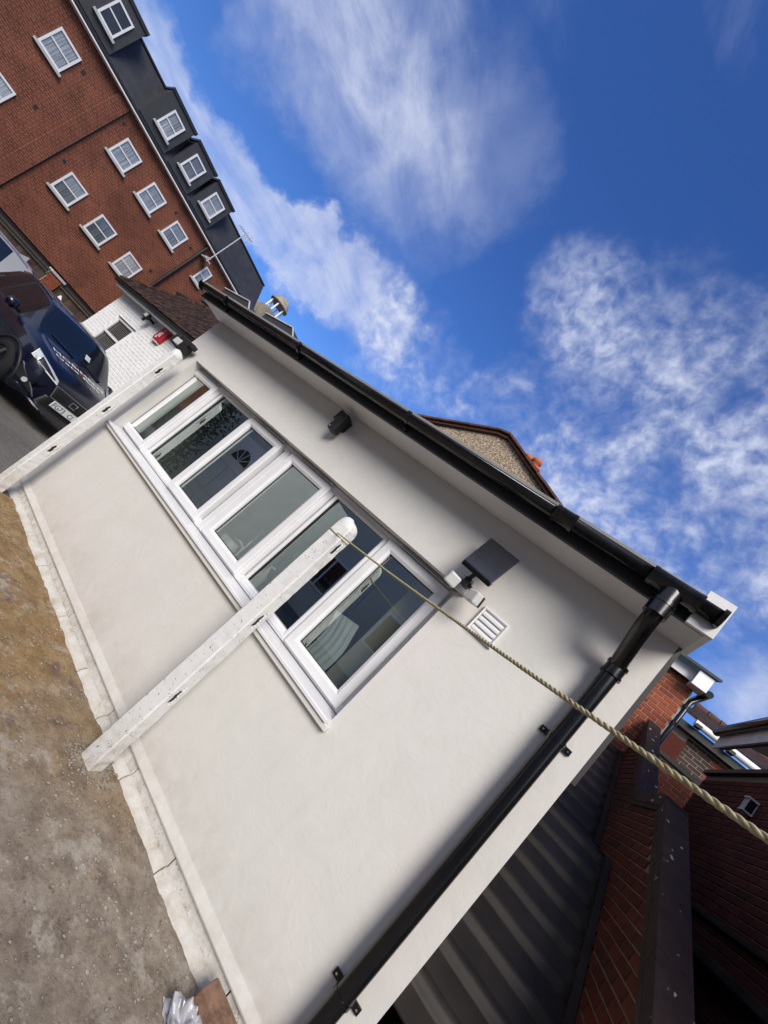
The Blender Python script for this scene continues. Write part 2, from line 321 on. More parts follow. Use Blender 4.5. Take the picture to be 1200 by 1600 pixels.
def glass_mat(name, tint, refl):
    M = bpy.data.materials.new(name); M.use_nodes = True; t = M.node_tree; t.nodes.clear()
    tr = t.nodes.new('ShaderNodeBsdfTransparent'); tr.inputs[0].default_value = (*tint, 1)
    gl = t.nodes.new('ShaderNodeBsdfGlossy'); gl.inputs['Roughness'].default_value = .012; gl.inputs[0].default_value = (.9, 1, .97, 1)
    lw = t.nodes.new('ShaderNodeLayerWeight'); lw.inputs[0].default_value = .5; fr = t.nodes.new('ShaderNodeMath'); fr.operation = 'POWER'; t.links.new(lw.outputs['Facing'], fr.inputs[0]); fr.inputs[1].default_value = 4.0
    mm = t.nodes.new('ShaderNodeMath'); mm.operation = 'MULTIPLY_ADD'; mm.use_clamp = True; t.links.new(fr.outputs[0], mm.inputs[0]); mm.inputs[1].default_value = .75; mm.inputs[2].default_value = refl
    mi = t.nodes.new('ShaderNodeMixShader'); t.links.new(mm.outputs[0], mi.inputs[0]); t.links.new(tr.outputs[0], mi.inputs[1]); t.links.new(gl.outputs[0], mi.inputs[2])
    o = t.nodes.new('ShaderNodeOutputMaterial'); t.links.new(mi.outputs[0], o.inputs[0]); MATS[name] = M; return M
M_GLASS = glass_mat('double_glazing', (.74, .79, .76), .44)

# ------------------------------------------------------------------ mesh helpers
LOC = {}
def new_obj(name, data=None, parent=None, loc=(0, 0, 0)):
    o = bpy.data.objects.new(name, data); COL.objects.link(o); o.location = loc
    if parent is not None:
        o.parent = parent; LOC[o] = LOC[parent] + Vector(loc)
    else: LOC[o] = Vector(loc)
    return o
def thing(name, label, cat, loc, group=None):
    o = new_obj(name, None, None, loc); o.empty_display_size = .2
    o['label'] = label; o['category'] = cat
    if group: o['group'] = group
    return o
def tag(o, label, cat, group=None):
    o['label'] = label; o['category'] = cat
    if group: o['group'] = group
    return o
class MB:
    def __init__(s): s.v = []; s.f = []; s.sm = []
    def add(s, vs, fs, smooth=False):
        k = len(s.v); s.v += [Vector(q) for q in vs]
        for q in fs: s.f.append([i + k for i in q]); s.sm.append(smooth)
        return s
    def hexa(s, p):                       # 8 points: bottom loop 0-3, top loop 4-7
        return s.add(p, [(3, 2, 1, 0), (4, 5, 6, 7), (0, 1, 5, 4), (1, 2, 6, 5), (2, 3, 7, 6), (3, 0, 4, 7)])
    def box(s, x0, x1, y0, y1, z0, z1):
        return s.hexa([(x0, y0, z0), (x1, y0, z0), (x1, y1, z0), (x0, y1, z0), (x0, y0, z1), (x1, y0, z1), (x1, y1, z1), (x0, y1, z1)])
    def prism(s, pts, ext):
        n = len(pts); e = Vector(ext); a = [Vector(q) for q in pts]
        nn = Vector((0, 0, 0))
        for i in range(n): nn += a[i].cross(a[(i + 1) % n])
        fs = [list(range(n)), [i + n for i in range(n)][::-1]] + [(i, i + n, (i + 1) % n + n, (i + 1) % n) for i in range(n)]
        return s.add(a + [q + e for q in a], fs)
    def beam(s, p0, p1, w, h, up=(0, 0, 1)):
        p0, p1 = Vector(p0), Vector(p1); d = (p1 - p0).normalized(); sx = d.cross(Vector(up)).normalized() * w / 2; uy = sx.cross(d).normalized() * h / 2
        return s.hexa([p0 - sx - uy, p0 + sx - uy, p1 + sx - uy, p1 - sx - uy, p0 - sx + uy, p0 + sx + uy, p1 + sx + uy, p1 - sx + uy])
    def tube(s, path, rad, n=16, caps=True):
        path = [Vector(q) for q in path]; k = len(path); rads = rad if isinstance(rad, (list, tuple)) else [rad] * k
        d0 = (path[1] - path[0]).normalized(); u = d0.orthogonal().normalized()
        base = len(s.v)
        for i, p in enumerate(path):
            d = ((path[min(i + 1, k - 1)] - p).normalized() + (p - path[max(i - 1, 0)]).normalized())
            d = d.normalized() if d.length > 1e-6 else d0
            u = (u - d * u.dot(d)).normalized(); w = d.cross(u)
            for j in range(n):
                a = 2 * math.pi * j / n; s.v.append(p + (u * math.cos(a) + w * math.sin(a)) * rads[i])
        for i in range(k - 1):
            for j in range(n):
                s.f.append([base + i * n + j, base + i * n + (j + 1) % n, base + (i + 1) * n + (j + 1) % n, base + (i + 1) * n + j]); s.sm.append(True)
        if caps:
            for i, rev in ((0, True), (k - 1, False)):
                vs = [s.v[base + i * n + j].copy() for j in range(n)]; s.add(vs[::-1] if rev else vs, [list(range(n))])
        return s
    def lathe(s, c, prof, n=24, axis='z'):
        base = len(s.v); c = Vector(c)
        for r_, h in prof:
            for j in range(n):
                a = 2 * math.pi * j / n; q = (r_ * math.cos(a), r_ * math.sin(a), h)
                if axis == 'y': q = (q[0], q[2], q[1])
                if axis == 'x': q = (q[2], q[0], q[1])
                s.v.append(c + Vector(q))
        for i in range(len(prof) - 1):
            for j in range(n):
                s.f.append([base + i * n + j, base + i * n + (j + 1) % n, base + (i + 1) * n + (j + 1) % n, base + (i + 1) * n + j]); s.sm.append(True)
        return s
    def mesh(s, name, off=Vector((0, 0, 0))):
        me = bpy.data.meshes.new(name); me.from_pydata([tuple(q - off) for q in s.v], [], s.f); me.update()
        bm = bmesh.new(); bm.from_mesh(me); bmesh.ops.recalc_face_normals(bm, faces=bm.faces); bm.to_mesh(me); bm.free()
        me.polygons.foreach_set('use_smooth', s.sm); me.update(); return me
    def build(s, name, m_, parent=None, bev=0, kind=None, loc=None):
        base = LOC[parent] if parent is not None else Vector(loc if loc else (0, 0, 0))
        me = s.mesh(name, base); me.materials.append(m_)
        o = new_obj(name, me, parent, (0, 0, 0) if parent is not None else base)
        if bev:
            b = o.modifiers.new('bevel', 'BEVEL'); b.width = bev; b.segments = 2; b.limit_method = 'ANGLE'; b.angle_limit = R(40)
        if kind: o['kind'] = kind
        return o
def box(name, m_, parent, x0, x1, y0, y1, z0, z1, bev=0, **kw): return MB().box(x0, x1, y0, y1, z0, z1).build(name, m_, parent, bev, **kw)
def text_verts(txt, size=1.0):
    cu = bpy.data.curves.new('text', 'FONT'); cu.body = txt; cu.size = size; cu.resolution_u = 2
    o = bpy.data.objects.new('text', cu); COL.objects.link(o)
    bpy.context.view_layer.update()
    me = bpy.data.meshes.new_from_object(o.evaluated_get(bpy.context.evaluated_depsgraph_get()))
    vs = [v.co.copy() for v in me.vertices]; fs = [tuple(p.vertices) for p in me.polygons]
    bpy.data.objects.remove(o); bpy.data.curves.remove(cu); bpy.data.meshes.remove(me)
    return vs, fs
def text_obj(name, txt, size, m_, parent, fn):
    vs, fs = text_verts(txt, size); return MB().add([fn(v.x, v.y) for v in vs], fs).build(name, m_, parent)

BRICK_MESH = {}
def brick_mesh(l, h, d, m_):
    key = (round(l, 3), h, d, m_.name)
    if key not in BRICK_MESH:
        b = MB(); c = .004
        b.add([(0, 0, 0), (l, 0, 0), (l, 0, h), (0, 0, h), (c, -d, c), (l - c, -d, c), (l - c, -d, h - c), (c, -d, h - c)],
              [(4, 5, 6, 7), (0, 1, 5, 4), (1, 2, 6, 5), (2, 3, 7, 6), (3, 0, 4, 7)])
        me = b.mesh('brick'); me.materials.append(m_); BRICK_MESH[key] = me
    return BRICK_MESH[key]
def brick_wall(parent, org, ux, length, rows, m_, l=.215, h=.065, j=.010, d=.008, keep=None, limit=300, far=None, matf=None):
    """stretcher bond of single bricks on the plane through org, along ux (unit), outward normal = ux x z rotated; extra ones past the limit join one part"""
    ux = Vector(ux); rot = math.atan2(ux.y, ux.x); items = []
    for r_ in range(rows):
        off = -(l + j) / 2 if r_ % 2 else 0; x = off; z = r_ * (h + j)
        while x < length - .02:
            a, b_ = max(x, 0), min(x + l, length)
            if b_ - a > .03 and (keep is None or keep((a + b_) / 2, z + h / 2)): items.append((a, z, b_ - a))
            x += l + j
    if far: items.sort(key=lambda q: far(q[0], q[1]))
    rest = MB(); base = LOC[parent]
    for k, (a, z, ln) in enumerate(items):
        p = Vector(org) + ux * a + Vector((0, 0, z))
        mm = matf(a, z) if matf else m_
        if k < limit:
            o = new_obj('brick', brick_mesh(ln, h, d, mm), parent, p - base + Vector((0, 0, 0)))
            o.rotation_euler = (0, 0, rot); o.location.z += random.uniform(-.0012, .0012)
        else:
            nrm = Vector((ux.y, -ux.x, 0)); q = p + ux * ln; c = .004
            e = nrm * d; zv = Vector((0, 0, h)); cz = Vector((0, 0, c)); cx = ux * c
            rest.add([p, q, q + zv, p + zv, p + e + cz + cx, q + e + cz - cx, q + e + zv - cz - cx, p + e + zv - cz + cx], [(4, 5, 6, 7), (0, 1, 5, 4), (1, 2, 6, 5), (2, 3, 7, 6), (3, 0, 4, 7)])
    if rest.v: rest.build('bricks', m_, parent, kind='stuff')

# ------------------------------------------------------------------ ground
g = MB(); g.add([(-600, -600, -.03), (600, -600, -.03), (600, 600, -.03), (-600, 600, -.03)], [(0, 1, 2, 3)])
o = g.build('ground', M_ASPHALT); o['kind'] = 'structure'
g = MB(); g.add([(-40, -14, -.012), (-4.22, -14, -.012), (-4.22, 4.7, -.012), (-40, 4.7, -.012)], [(0, 1, 2, 3)])
o = g.build('driveway', M_ASPHALT); o['kind'] = 'structure'
g = MB(); nx, ny = 235, 190; X0, X1, Y0, Y1 = -4.24, .7, -1.6, 2.36
for i in range(nx + 1):
    for k in range(ny + 1):
        x = X0 + (X1 - X0) * i / nx; y = Y0 + (Y1 - Y0) * k / ny
        z = .010 * noise.fractal(Vector((x * 2.2, y * 2.2, 1)), 1, 2, 4) + .007 * noise.fractal(Vector((x * 11, y * 11, 4)), .8, 2, 4)
        g.v.append(Vector((x, y, z - .004)))
for i in range(nx):
    for k in range(ny):
        a = i * (ny + 1) + k; g.f.append([a, a + ny + 1, a + ny + 2, a + 1]); g.sm.append(True)
o = g.build('concrete_yard', M_GROUND); o['kind'] = 'structure'
st = MB()
for k in range(1900):
    x = random.uniform(-4.1, .4); y = 2.33 - abs(random.gauss(0, .55))
    if k >= 1500: a_ = random.uniform(0, 6.28); q_ = random.choice((1, 1, 1.3)) * (.075 + abs(random.gauss(0, .035))); x = -1.47 + q_ * math.cos(a_); y = 2.208 + q_ * math.sin(a_)
    x = x; r_ = random.choice((.003, .004, .005, .006, .008)) * random.uniform(.7, 1.3)
    c = Vector((x, y, .010 * noise.fractal(Vector((x * 2.2, y * 2.2, 1)), 1, 2, 4) + r_ * .25))
    ax = [Vector((random.uniform(.6, 1.3) * r_, 0, 0)), Vector((0, random.uniform(.6, 1.3) * r_, 0)), Vector((0, 0, random.uniform(.4, .8) * r_))]
    rt = Matrix.Rotation(random.uniform(0, 6.28), 3, 'Z')
    st.add([c + rt @ ax[0], c + rt @ ax[1], c - rt @ ax[0], c - rt @ ax[1], c + ax[2], c - ax[2]], [(0, 1, 4), (1, 2, 4), (2, 3, 4), (3, 0, 4), (1, 0, 5), (2, 1, 5), (3, 2, 5), (0, 3, 5)])
o = st.build('gravel', M_STONE); o['kind'] = 'stuff'; tag(o, 'loose pale grit scattered on the worn concrete beside the white wall', 'gravel')

# ------------------------------------------------------------------ white outbuilding
XL, XR, YW = -4.69, .218, 2.40
B = thing('white_outbuilding', 'low white rendered outbuilding with six light window and black gutter', 'building', ((XL + XR) / 2, 3.6, 0))
hx0, hx1, hz0, hz1 = -4.354, -.757, H - .492, H + .514
z0, z1 = .105, 2.60
w = MB()
def q4(a, b, c, d): w.add([a, b, c, d], [(0, 1, 2, 3)])
for yy in (YW, YW + .24):
    A = [(XL, yy, z0), (XR, yy, z0), (XR, yy, z1), (XL, yy, z1)]; Hh = [(hx0, yy, hz0), (hx1, yy, hz0), (hx1, yy, hz1), (hx0, yy, hz1)]
    for i in range(4): q4(A[i], A[(i + 1) % 4], Hh[(i + 1) % 4], Hh[i])
for i, (a, b_) in enumerate((((hx0, hz0), (hx1, hz0)), ((hx1, hz0), (hx1, hz1)), ((hx1, hz1), (hx0, hz1)), ((hx0, hz1), (hx0, hz0)), ((XL, z0), (XR, z0)), ((XR, z0), (XR, z1)), ((XR, z1), (XL, z1)), ((XL, z1), (XL, z0)))):
    q4((a[0], YW, a[1]), (b_[0], YW, b_[1]), (b_[0], YW + .24, b_[1]), (a[0], YW + .24, a[1]))
w.build('wall', M_RENDER, B, bev=.004)
for (x0, x1) in ((XR - .24, XR), (XL, XL + .24)): box('side_wall', M_RENDER, B, x0 + .002, x1 - .002, YW + .242, 5.6, .0, 2.62)
box('back_wall', M_INNER, B, XL + .25, XR - .25, 5.42, 5.6, 0, 2.62)
box('ceiling', M_INNER, B, XL + .25, XR - .25, YW + .25, 5.41, 2.5, 2.58)
box('floor', M_FLOOR, B, XL + .25, XR - .25, YW + .25, 5.41, -.02, .06)
box('pier', M_BEIGE, B, -1.10, -.62, 2.72, 2.95, .06, 2.49)  # added pier standing in for a beige reflection in the last pane
for x0, x1, nm in ((XL + .242, XL + .26, 'lining'), (XR - .26, XR - .242, 'lining')): box(nm, M_INNER, B, x0, x1, YW + .26, 5.40, .061, 2.49)
# bell-cast bead, recessed course, footing
b = MB(); b.prism([(XL, YW - .016, .098), (XL, YW - .018, .106), (XL, YW - .004, .150), (XL, YW + .03, .150), (XL, YW + .03, .098)], (XR - XL + .003, 0, 0)); b.build('render_bead', M_RENDER, B)
x = XL
while x < XR:
    ln = random.uniform(.38, .62); x2 = min(x + ln, XR)
    box('plinth_block', M_POST, B, x + .003, x2 - .003, YW + .002 + random.uniform(0, .004), YW + .12, -.03, .097, bev=.004)
    f = MB(); n = max(3, int((x2 - x) / .035)); xs = [x + .004 + (x2 - x - .008) * i / n for i in range(n + 1)]
    ring = []
    for xx in xs:
        j1 = .006 * noise.noise(Vector((xx * 6, 0, 3))) + .006 * noise.noise(Vector((xx * 45, 2, 0))); j2 = .006 * noise.noise(Vector((xx * 14, 5, 1)))
        ring.append([(xx, YW + .001, -.03), (xx, YW + .001, .034 + j2), (xx, YW - .014 + j1 * .4, .030 + j2), (xx, YW - .040 + j1 * .8, .010 + j2), (xx, YW - .058 + j1 * 1.1, -.03)])
    f.v += [Vector(q) for r_ in ring for q in r_]
    for i in range(n):
        for k in range(5): f.f.append([i * 5 + k, (i + 1) * 5 + k, (i + 1) * 5 + (k + 1) % 5, i * 5 + (k + 1) % 5]); f.sm.append(False)
    f.f += [[0, 1, 2, 3, 4], [n * 5 + k for k in range(5)][::-1]]; f.sm += [False, False]
    f.build('footing', M_PLINTH, B); x = x2
# window
YF = 2.515                                  # front of the fixed frame
def bar(mb, x0, x1, zb, zt, yf, d): mb.box(x0, x1, yf, yf + d, zb, zt)
win = MB(); FX0, FX1, FZ0, FZ1 = hx0 + .012, hx1 - .004, H - .474, H + .512
CX = -2.615
def ring(mb, x0, x1, zb, zt, t_, yf, d, ch=.012):
    """mitred frame of four bars, inner edge chamfered"""
    o_ = [(x0, zb), (x1, zb), (x1, zt), (x0, zt)]; i_ = [(x0 + t_, zb + t_), (x1 - t_, zb + t_), (x1 - t_, zt - t_), (x0 + t_, zt - t_)]
    m_ = [(x0 + t_ - ch * 1.6, zb + t_ - ch * 1.6), (x1 - t_ + ch * 1.6, zb + t_ - ch * 1.6), (x1 - t_ + ch * 1.6, zt - t_ + ch * 1.6), (x0 + t_ - ch * 1.6, zt - t_ + ch * 1.6)]
    oc = [(x0 + .006, zb + .006), (x1 - .006, zb + .006), (x1 - .006, zt - .006), (x0 + .006, zt - .006)]
    for i in range(4):
        k = (i + 1) % 4
        mb.add([(o_[i][0], yf + d, o_[i][1]), (o_[k][0], yf + d, o_[k][1]), (o_[k][0], yf + .006, o_[k][1]), (o_[i][0], yf + .006, o_[i][1]),
                (oc[i][0], yf, oc[i][1]), (oc[k][0], yf, oc[k][1]), (m_[i][0], yf, m_[i][1]), (m_[k][0], yf, m_[k][1]),
                (i_[i][0], yf + ch, i_[i][1]), (i_[k][0], yf + ch, i_[k][1]), (i_[i][0], yf + d, i_[i][1]), (i_[k][0], yf + d, i_[k][1])],
               [(0, 1, 2, 3), (3, 2, 5, 4), (4, 5, 7, 6), (6, 7, 9, 8), (8, 9, 11, 10)])
s_ = 2.545
lights = [(-1.711, -1.562, 'o'), (-1.491, -1.291, 'f'), (-1.244, -1.091, 'o'), (-.980, -.825, 'o'), (-.760, -.556, 'f'), (-.507, -.348, 'o')]
lights = [(a * s_, b_ * s_, k) for a, b_, k in lights]
for u, (ux0, ux1) in enumerate(((FX0, CX - .002), (CX + .002, FX1))):
    Wd = MB().build('window', M_UPVC, B) if False else None
    fr = MB(); ring(fr, ux0, ux1, FZ0, FZ1, .062, YF, .07)
    three = lights[u * 3:u * 3 + 3]
    m1 = (three[0][1] + three[1][0]) / 2; m2 = (three[1][1] + three[2][0]) / 2
    for mxx in (m1, m2): fr.box(mxx - .034, mxx + .034, YF + .002, YF + .07, FZ0 + .05, FZ1 - .05)
    Wd = fr.build('window', M_UPVC, B, bev=.002)
    for (a, b_, kind) in three:
        if kind == 'o':
            sm = MB(); ring(sm, a - .072, b_ + .072, H - .152 * s_ - .072, H + .160 * s_ + .072, .072, YF - .026, .06); sm.build('sash', M_UPVC, Wd)
            zb, zt, yg = H - .152 * s_, H + .160 * s_, YF + .004
            tv = MB(); tv.box(a + .02, b_ + .055, YF - .032, YF + .01, FZ1 - .022, FZ1 - .006); tv.build('trickle_vent', M_UPVC, Wd, bev=.003)
            tv = MB(); tv.box(a + .03, b_ + .045, YF - .034, YF - .032, FZ1 - .018, FZ1 - .012); tv.build('vent_slot', M_GASKET, Wd)
        else: zb, zt, yg = H - .170 * s_, H + .178 * s_, YF + .022
        gk = MB(); ring(gk, a - .004, b_ + .004, zb - .004, zt + .004, .009, yg, .006, .001); gk.build('gasket', M_GASKET, Wd)
        pane = MB(); pane.add([(a - .003, yg + .009, zb - .003), (b_ + .003, yg + .009, zb - .003), (b_ + .003, yg + .009, zt + .003), (a - .003, yg + .009, zt + .003)], [(0, 1, 2, 3)]); pane.build('pane', M_GLASS, Wd)
        if kind == 'f':
            bd = MB(); ring(bd, a - .03, b_ + .03, zb - .03, zt + .03, .027, YF - .004, .02, .006); bd.build('glazing_bead', M_UPVC, Wd)
box('coupling', M_UPVC, B, CX - .017, CX + .017, YF - .006, YF + .02, FZ0 + .01, FZ1 - .01, bev=.003)
sl_ = MB(); sl_.prism([(hx0 + .002, 2.345, H - .515), (hx0 + .002, 2.345, H - .500), (hx0 + .002, 2.352, H - .494), (hx0 + .002, 2.56, H - .476), (hx0 + .002, 2.56, H - .491), (hx0 + .002, 2.36, H - .515)], (hx1 - hx0 - .002, 0, 0))
sl_.build('window_sill', M_UPVC, B)
box('sub_sill', M_RENDER, B, hx0 - .03, hx1 + .025, 2.362, 2.41, H - .552, H - .517, bev=.006)
# eaves
M_LEADT = mat('weathered_edge', (.20, .20, .195), .6, .3, setup=s_grain(20, .15, .25))
box('soffit_board', M_SOFFIT, B, XL - .06, .25, 2.262, 2.398, 2.568, 2.58)
box('soffit_board', M_SOFFIT, B, XL - .06, .25, 2.13, 2.258, 2.566, 2.58)
box('fascia', M_CHAR, B, XL - .06, .235, 2.106, 2.128, 2.556, 2.672)
rf = MB(); rf.hexa([(XL - .07, 2.055, 2.655), (.252, 2.055, 2.655), (.252, 5.7, 3.25), (XL - .07, 5.7, 3.25), (XL - .07, 2.055, 2.676), (.252, 2.055, 2.676), (.252, 5.7, 3.272), (XL - .07, 5.7, 3.272)]); rf.build('roof', M_SLATE, B)
box('roof_edge_trim', M_LEADT, B, XL - .075, .14, 2.034, 2.053, 2.655, 2.682, bev=.004)
bx = box('fascia_end_box', M_DIRTYW, B, .150, .262, 2.075, 2.10, 2.545, 2.735, bev=.004)
box('soffit_end_box', M_WHITE, B, .236, .262, 2.102, 2.42, 2.55, 2.70, bev=.003)
vb = MB(); vb.hexa([(.222, 2.43, 2.60), (.248, 2.43, 2.60), (.248, 5.6, 3.10), (.222, 5.6, 3.10), (.222, 2.43, 2.70), (.248, 2.43, 2.70), (.248, 5.6, 3.2), (.222, 5.6, 3.2)]); vb.build('verge_board', M_CHAR, B)
# gutter, half round with an open top
gx0, gx1, gy, gz, gr = XL - .07, .244, 2.050, 2.645, .050
gt = MB(); n = 14; prof = [(gy + gr * math.cos(a), gz - gr * math.sin(a)) for a in [math.pi * i / n for i in range(n + 1)]] + [(gy - (gr - .006) * math.cos(a), gz - (gr - .006) * math.sin(a)) for a in [math.pi * i / n for i in range(n + 1)]]
gt.v += [Vector((gx0, p[0], p[1])) for p in prof] + [Vector((gx1, p[0], p[1])) for p in prof]; k = len(prof)
for i in range(k): gt.f.append([i, i + k, (i + 1) % k + k, (i + 1) % k]); gt.sm.append(True)
gt.f += [list(range(k)), [i + k for i in range(k)][::-1]]; gt.sm += [False, False]
G = gt.build('gutter', M_BLACK, B)
def collar(name, x0, x1, dr):
    c = MB(); p = [(gy + (gr + dr) * math.cos(a), gz - (gr + dr) * math.sin(a)) for a in [math.pi * i / n for i in range(n + 1)]]
    p = [(p[0][0], p[0][1] + .008)] + p + [(p[-1][0], p[-1][1] + .008)]
    c.prism([(x0, q[0], q[1]) for q in p], (x1 - x0, 0, 0)); c.build(name, M_BLACK, G)
for x in (-4.2, -2.94, -1.665): collar('gutter_bracket', x - .014, x + .014, .005); box('bracket_arm', M_BLACK, G, x - .014, x + .014, 2.09, 2.106, 2.565, 2.66)
collar('union', -.56, -.455, .007); collar('union_rib', -.565, -.545, .012); collar('union_rib', -.47, -.45, .012)
collar('running_outlet', -.06, .150, .007); collar('union_rib', -.065, -.045, .012); collar('union_rib', .132, .152, .012)
collar('stop_end', .226, .246, .010); collar('stop_end', gx0 - .004, gx0 + .012, .008)
# downpipe
dp = MB(); px, py = .073, 2.330
path = [(.045, gy, 2.62), (.045, gy, 2.50)]
for i in range(1, 7): a = i / 6; path.append((.045, gy + .02 * a, 2.50 - .045 * a))
path += [(.047, gy + .06, 2.425), (.066, py - .035, 2.305), (.072, py - .006, 2.27), (px, py, 2.25)]
dp.tube(path, .039, 20)
PIPE = dp.build('downpipe', M_BLACK, B)
MB().tube([(px, py, 2.262), (px, py, .0)], .040, 24).build('pipe_length', M_BLACK, PIPE)
c = MB(); c.tube([(.045, gy, 2.615), (.045, gy, 2.55)], .047, 20); c.tube([(.045, gy, 2.55), (.045, gy, 2.53)], .053, 20); c.tube([(.045, gy, 2.53), (.045, gy + .002, 2.475)], .050, 20); c.build('outlet_socket', M_BLACK, PIPE)
c = MB(); c.tube([(px, py, 2.285), (px, py, 2.215)], .0455, 24); c.tube([(px, py, 2.285), (px, py, 2.272)], .050, 24); c.tube([(px, py, 2.228), (px, py, 2.213)], .050, 24); c.build('pipe_collar', M_BLACK, PIPE)
for zc in (1.822, .50):
    c = MB(); c.tube([(px, py, zc - .011), (px, py, zc + .011)], .043, 24)
    for sg in (-1, 1): c.box(px + sg * .040 - .005, px + sg * .040 + .005, py, YW - .012, zc - .014, zc + .014); c.box(px + sg * .060 - .020, px + sg * .060 + .020, YW - .014, YW - .002, zc - .015, zc + .015)
    cl = c.build('pipe_clip', M_BLACK, PIPE, bev=.002)
    for sg in (-1, 1): MB().tube([(px + sg * .066, YW - .018, zc), (px + sg * .066, YW - .013, zc)], .005, 10).build('screw', M_CHROME, cl)
box('corner_board', M_CHAR, B, .2205, .276, 2.76, 2.84, 1.76, 2.69)

# vent grille
V = thing('wall_vent', 'square white louvred vent grille on the render beside the solar light', 'vent', (-.495, YW, 2.0))
vx0, vx1, vz0, vz1 = -.580, -.412, 1.928, 2.092
fm = MB(); ring(fm, vx0, vx1, vz0, vz1, .016, YW - .022, .022, .005); fm.build('frame', M_UPVC, V)
box('backing', M_GREYP, V, vx0 + .012, vx1 - .012, YW - .006, YW - .002, vz0 + .012, vz1 - .012)
for i in range(4):
    zb = vz0 + .018 + i * .0325
    lv = MB(); lv.prism([(vx0 + .018, YW - .020, zb), (vx0 + .018, YW - .021, zb + .010), (vx0 + .018, YW - .008, zb + .033), (vx0 + .018, YW - .004, zb + .030)], (vx1 - vx0 - .036, 0, 0)); lv.build('louvre', M_UPVC, V)

# solar security light
Sx = thing('solar_light', 'solar powered twin head light with square dark panel beside the window', 'light', (-.715, YW, 2.12))
a0, a1 = Vector((-.785, 2.18, 2.168)), Vector((-.588, 2.18, 2.160)); b0, b1 = Vector((-.590, 2.285, 2.392)), Vector((-.800, 2.285, 2.400))
nn = (a1 - a0).cross(b1 - a0).normalized() * .014
pn = MB(); pn.hexa([a0, a1, b0, b1, a0 - nn, a1 - nn, b0 - nn, b1 - nn]); pn.build('solar_panel', M_SOLAR, Sx, bev=.004)
pb = MB(); pb.hexa([a0 + Vector((0, .004, -.030)), a1 + Vector((0, .004, -.030)), a1 + Vector((0, .03, -.008)), a0 + Vector((0, .03, -.008)), a0 + Vector((0, -.003, -.002)), a1 + Vector((0, -.003, -.002)), a1 + Vector((0, .03, .006)), a0 + Vector((0, .03, .006))]); pb.build('panel_rim', M_BLACK, Sx, bev=.004)
box('wall_plate', M_GREYP, Sx, -.79, -.70, YW - .05, YW - .001, 2.05, 2.15, bev=.008)
MB().tube([(-.725, YW - .05, 2.115), (-.715, 2.26, 2.125), (-.70, 2.25, 2.20)], .013, 10).build('arm', M_SATIN, Sx)
box('sensor', M_SATIN, Sx, -.735, -.695, 2.25, 2.31, 2.07, 2.125, bev=.006)
def head(cx, cz, tilt, yaw):
    rm = Matrix.Rotation(R(yaw), 3, 'Z') @ Matrix.Rotation(R(tilt), 3, 'X'); c = Vector((cx, 2.25, cz))
    def tr(mb): mb.v = [c + rm @ (q * .88) for q in mb.v]; return mb
    hd = tr(MB().box(-.043, .043, -.05, .012, -.040, .040)).build('lamp_head', M_GREYP, Sx, bev=.010)
    tr(MB().box(-.040, .040, .0125, .030, -.037, .037)).build('heat_sink', M_SATIN, hd, bev=.004)
head(-.783, 2.055, 12, 32); head(-.612, 2.055, 8, -30)
arm = MB(); arm.beam((-.75, 2.275, 2.075), (-.715, 2.27, 2.10), .022, .02); arm.beam((-.65, 2.275, 2.075), (-.71, 2.27, 2.10), .022, .02); arm.build('hinge', M_SATIN, Sx)

# small black wall light under the eaves
Cx = thing('wall_light', 'small black box light fixed to the wall under the eaves', 'light', (-2.33, YW, 2.42))
box('housing', M_INK, Cx, -2.345, -2.268, 2.285, 2.36, 2.33, 2.505, bev=.006)
MB().tube([(-2.372, 2.325, 2.425), (-2.372, 2.325, 2.515)], .028, 16).build('lamp_tube', M_INK, Cx)
box('wall_bracket', M_SATIN, Cx, -2.34, -2.28, 2.36, YW - .001, 2.40, 2.50, bev=.004)
MB().tube([(-2.315, 2.271, 2.345), (-2.315, 2.2755, 2.345)], .005, 10).build('screw', M_CHROME, Cx)

# lamp at the left end of the wall
Ex = thing('corner_floodlight', 'black and white floodlight at the far left end of the white wall', 'light', (-4.58, YW, 2.1))
box('bar', M_SATIN, Ex, -4.70, -4.40, 2.29, 2.35, 2.108, 2.160, bev=.005)
box('lamp_box', M_GREYP, Ex, -4.66, -4.50, 2.25, 2.37, 2.035, 2.104, bev=.008)
box('end_cap', M_SATIN, Ex, -4.685, -4.662, 2.24, 2.375, 2.02, 2.12, bev=.003); box('end_cap', M_SATIN, Ex, -4.498, -4.48, 2.24, 2.375, 2.02, 2.106, bev=.003)
box('wall_bracket', M_SATIN, Ex, -4.60, -4.54, 2.352, YW - .001, 2.09, 2.15)

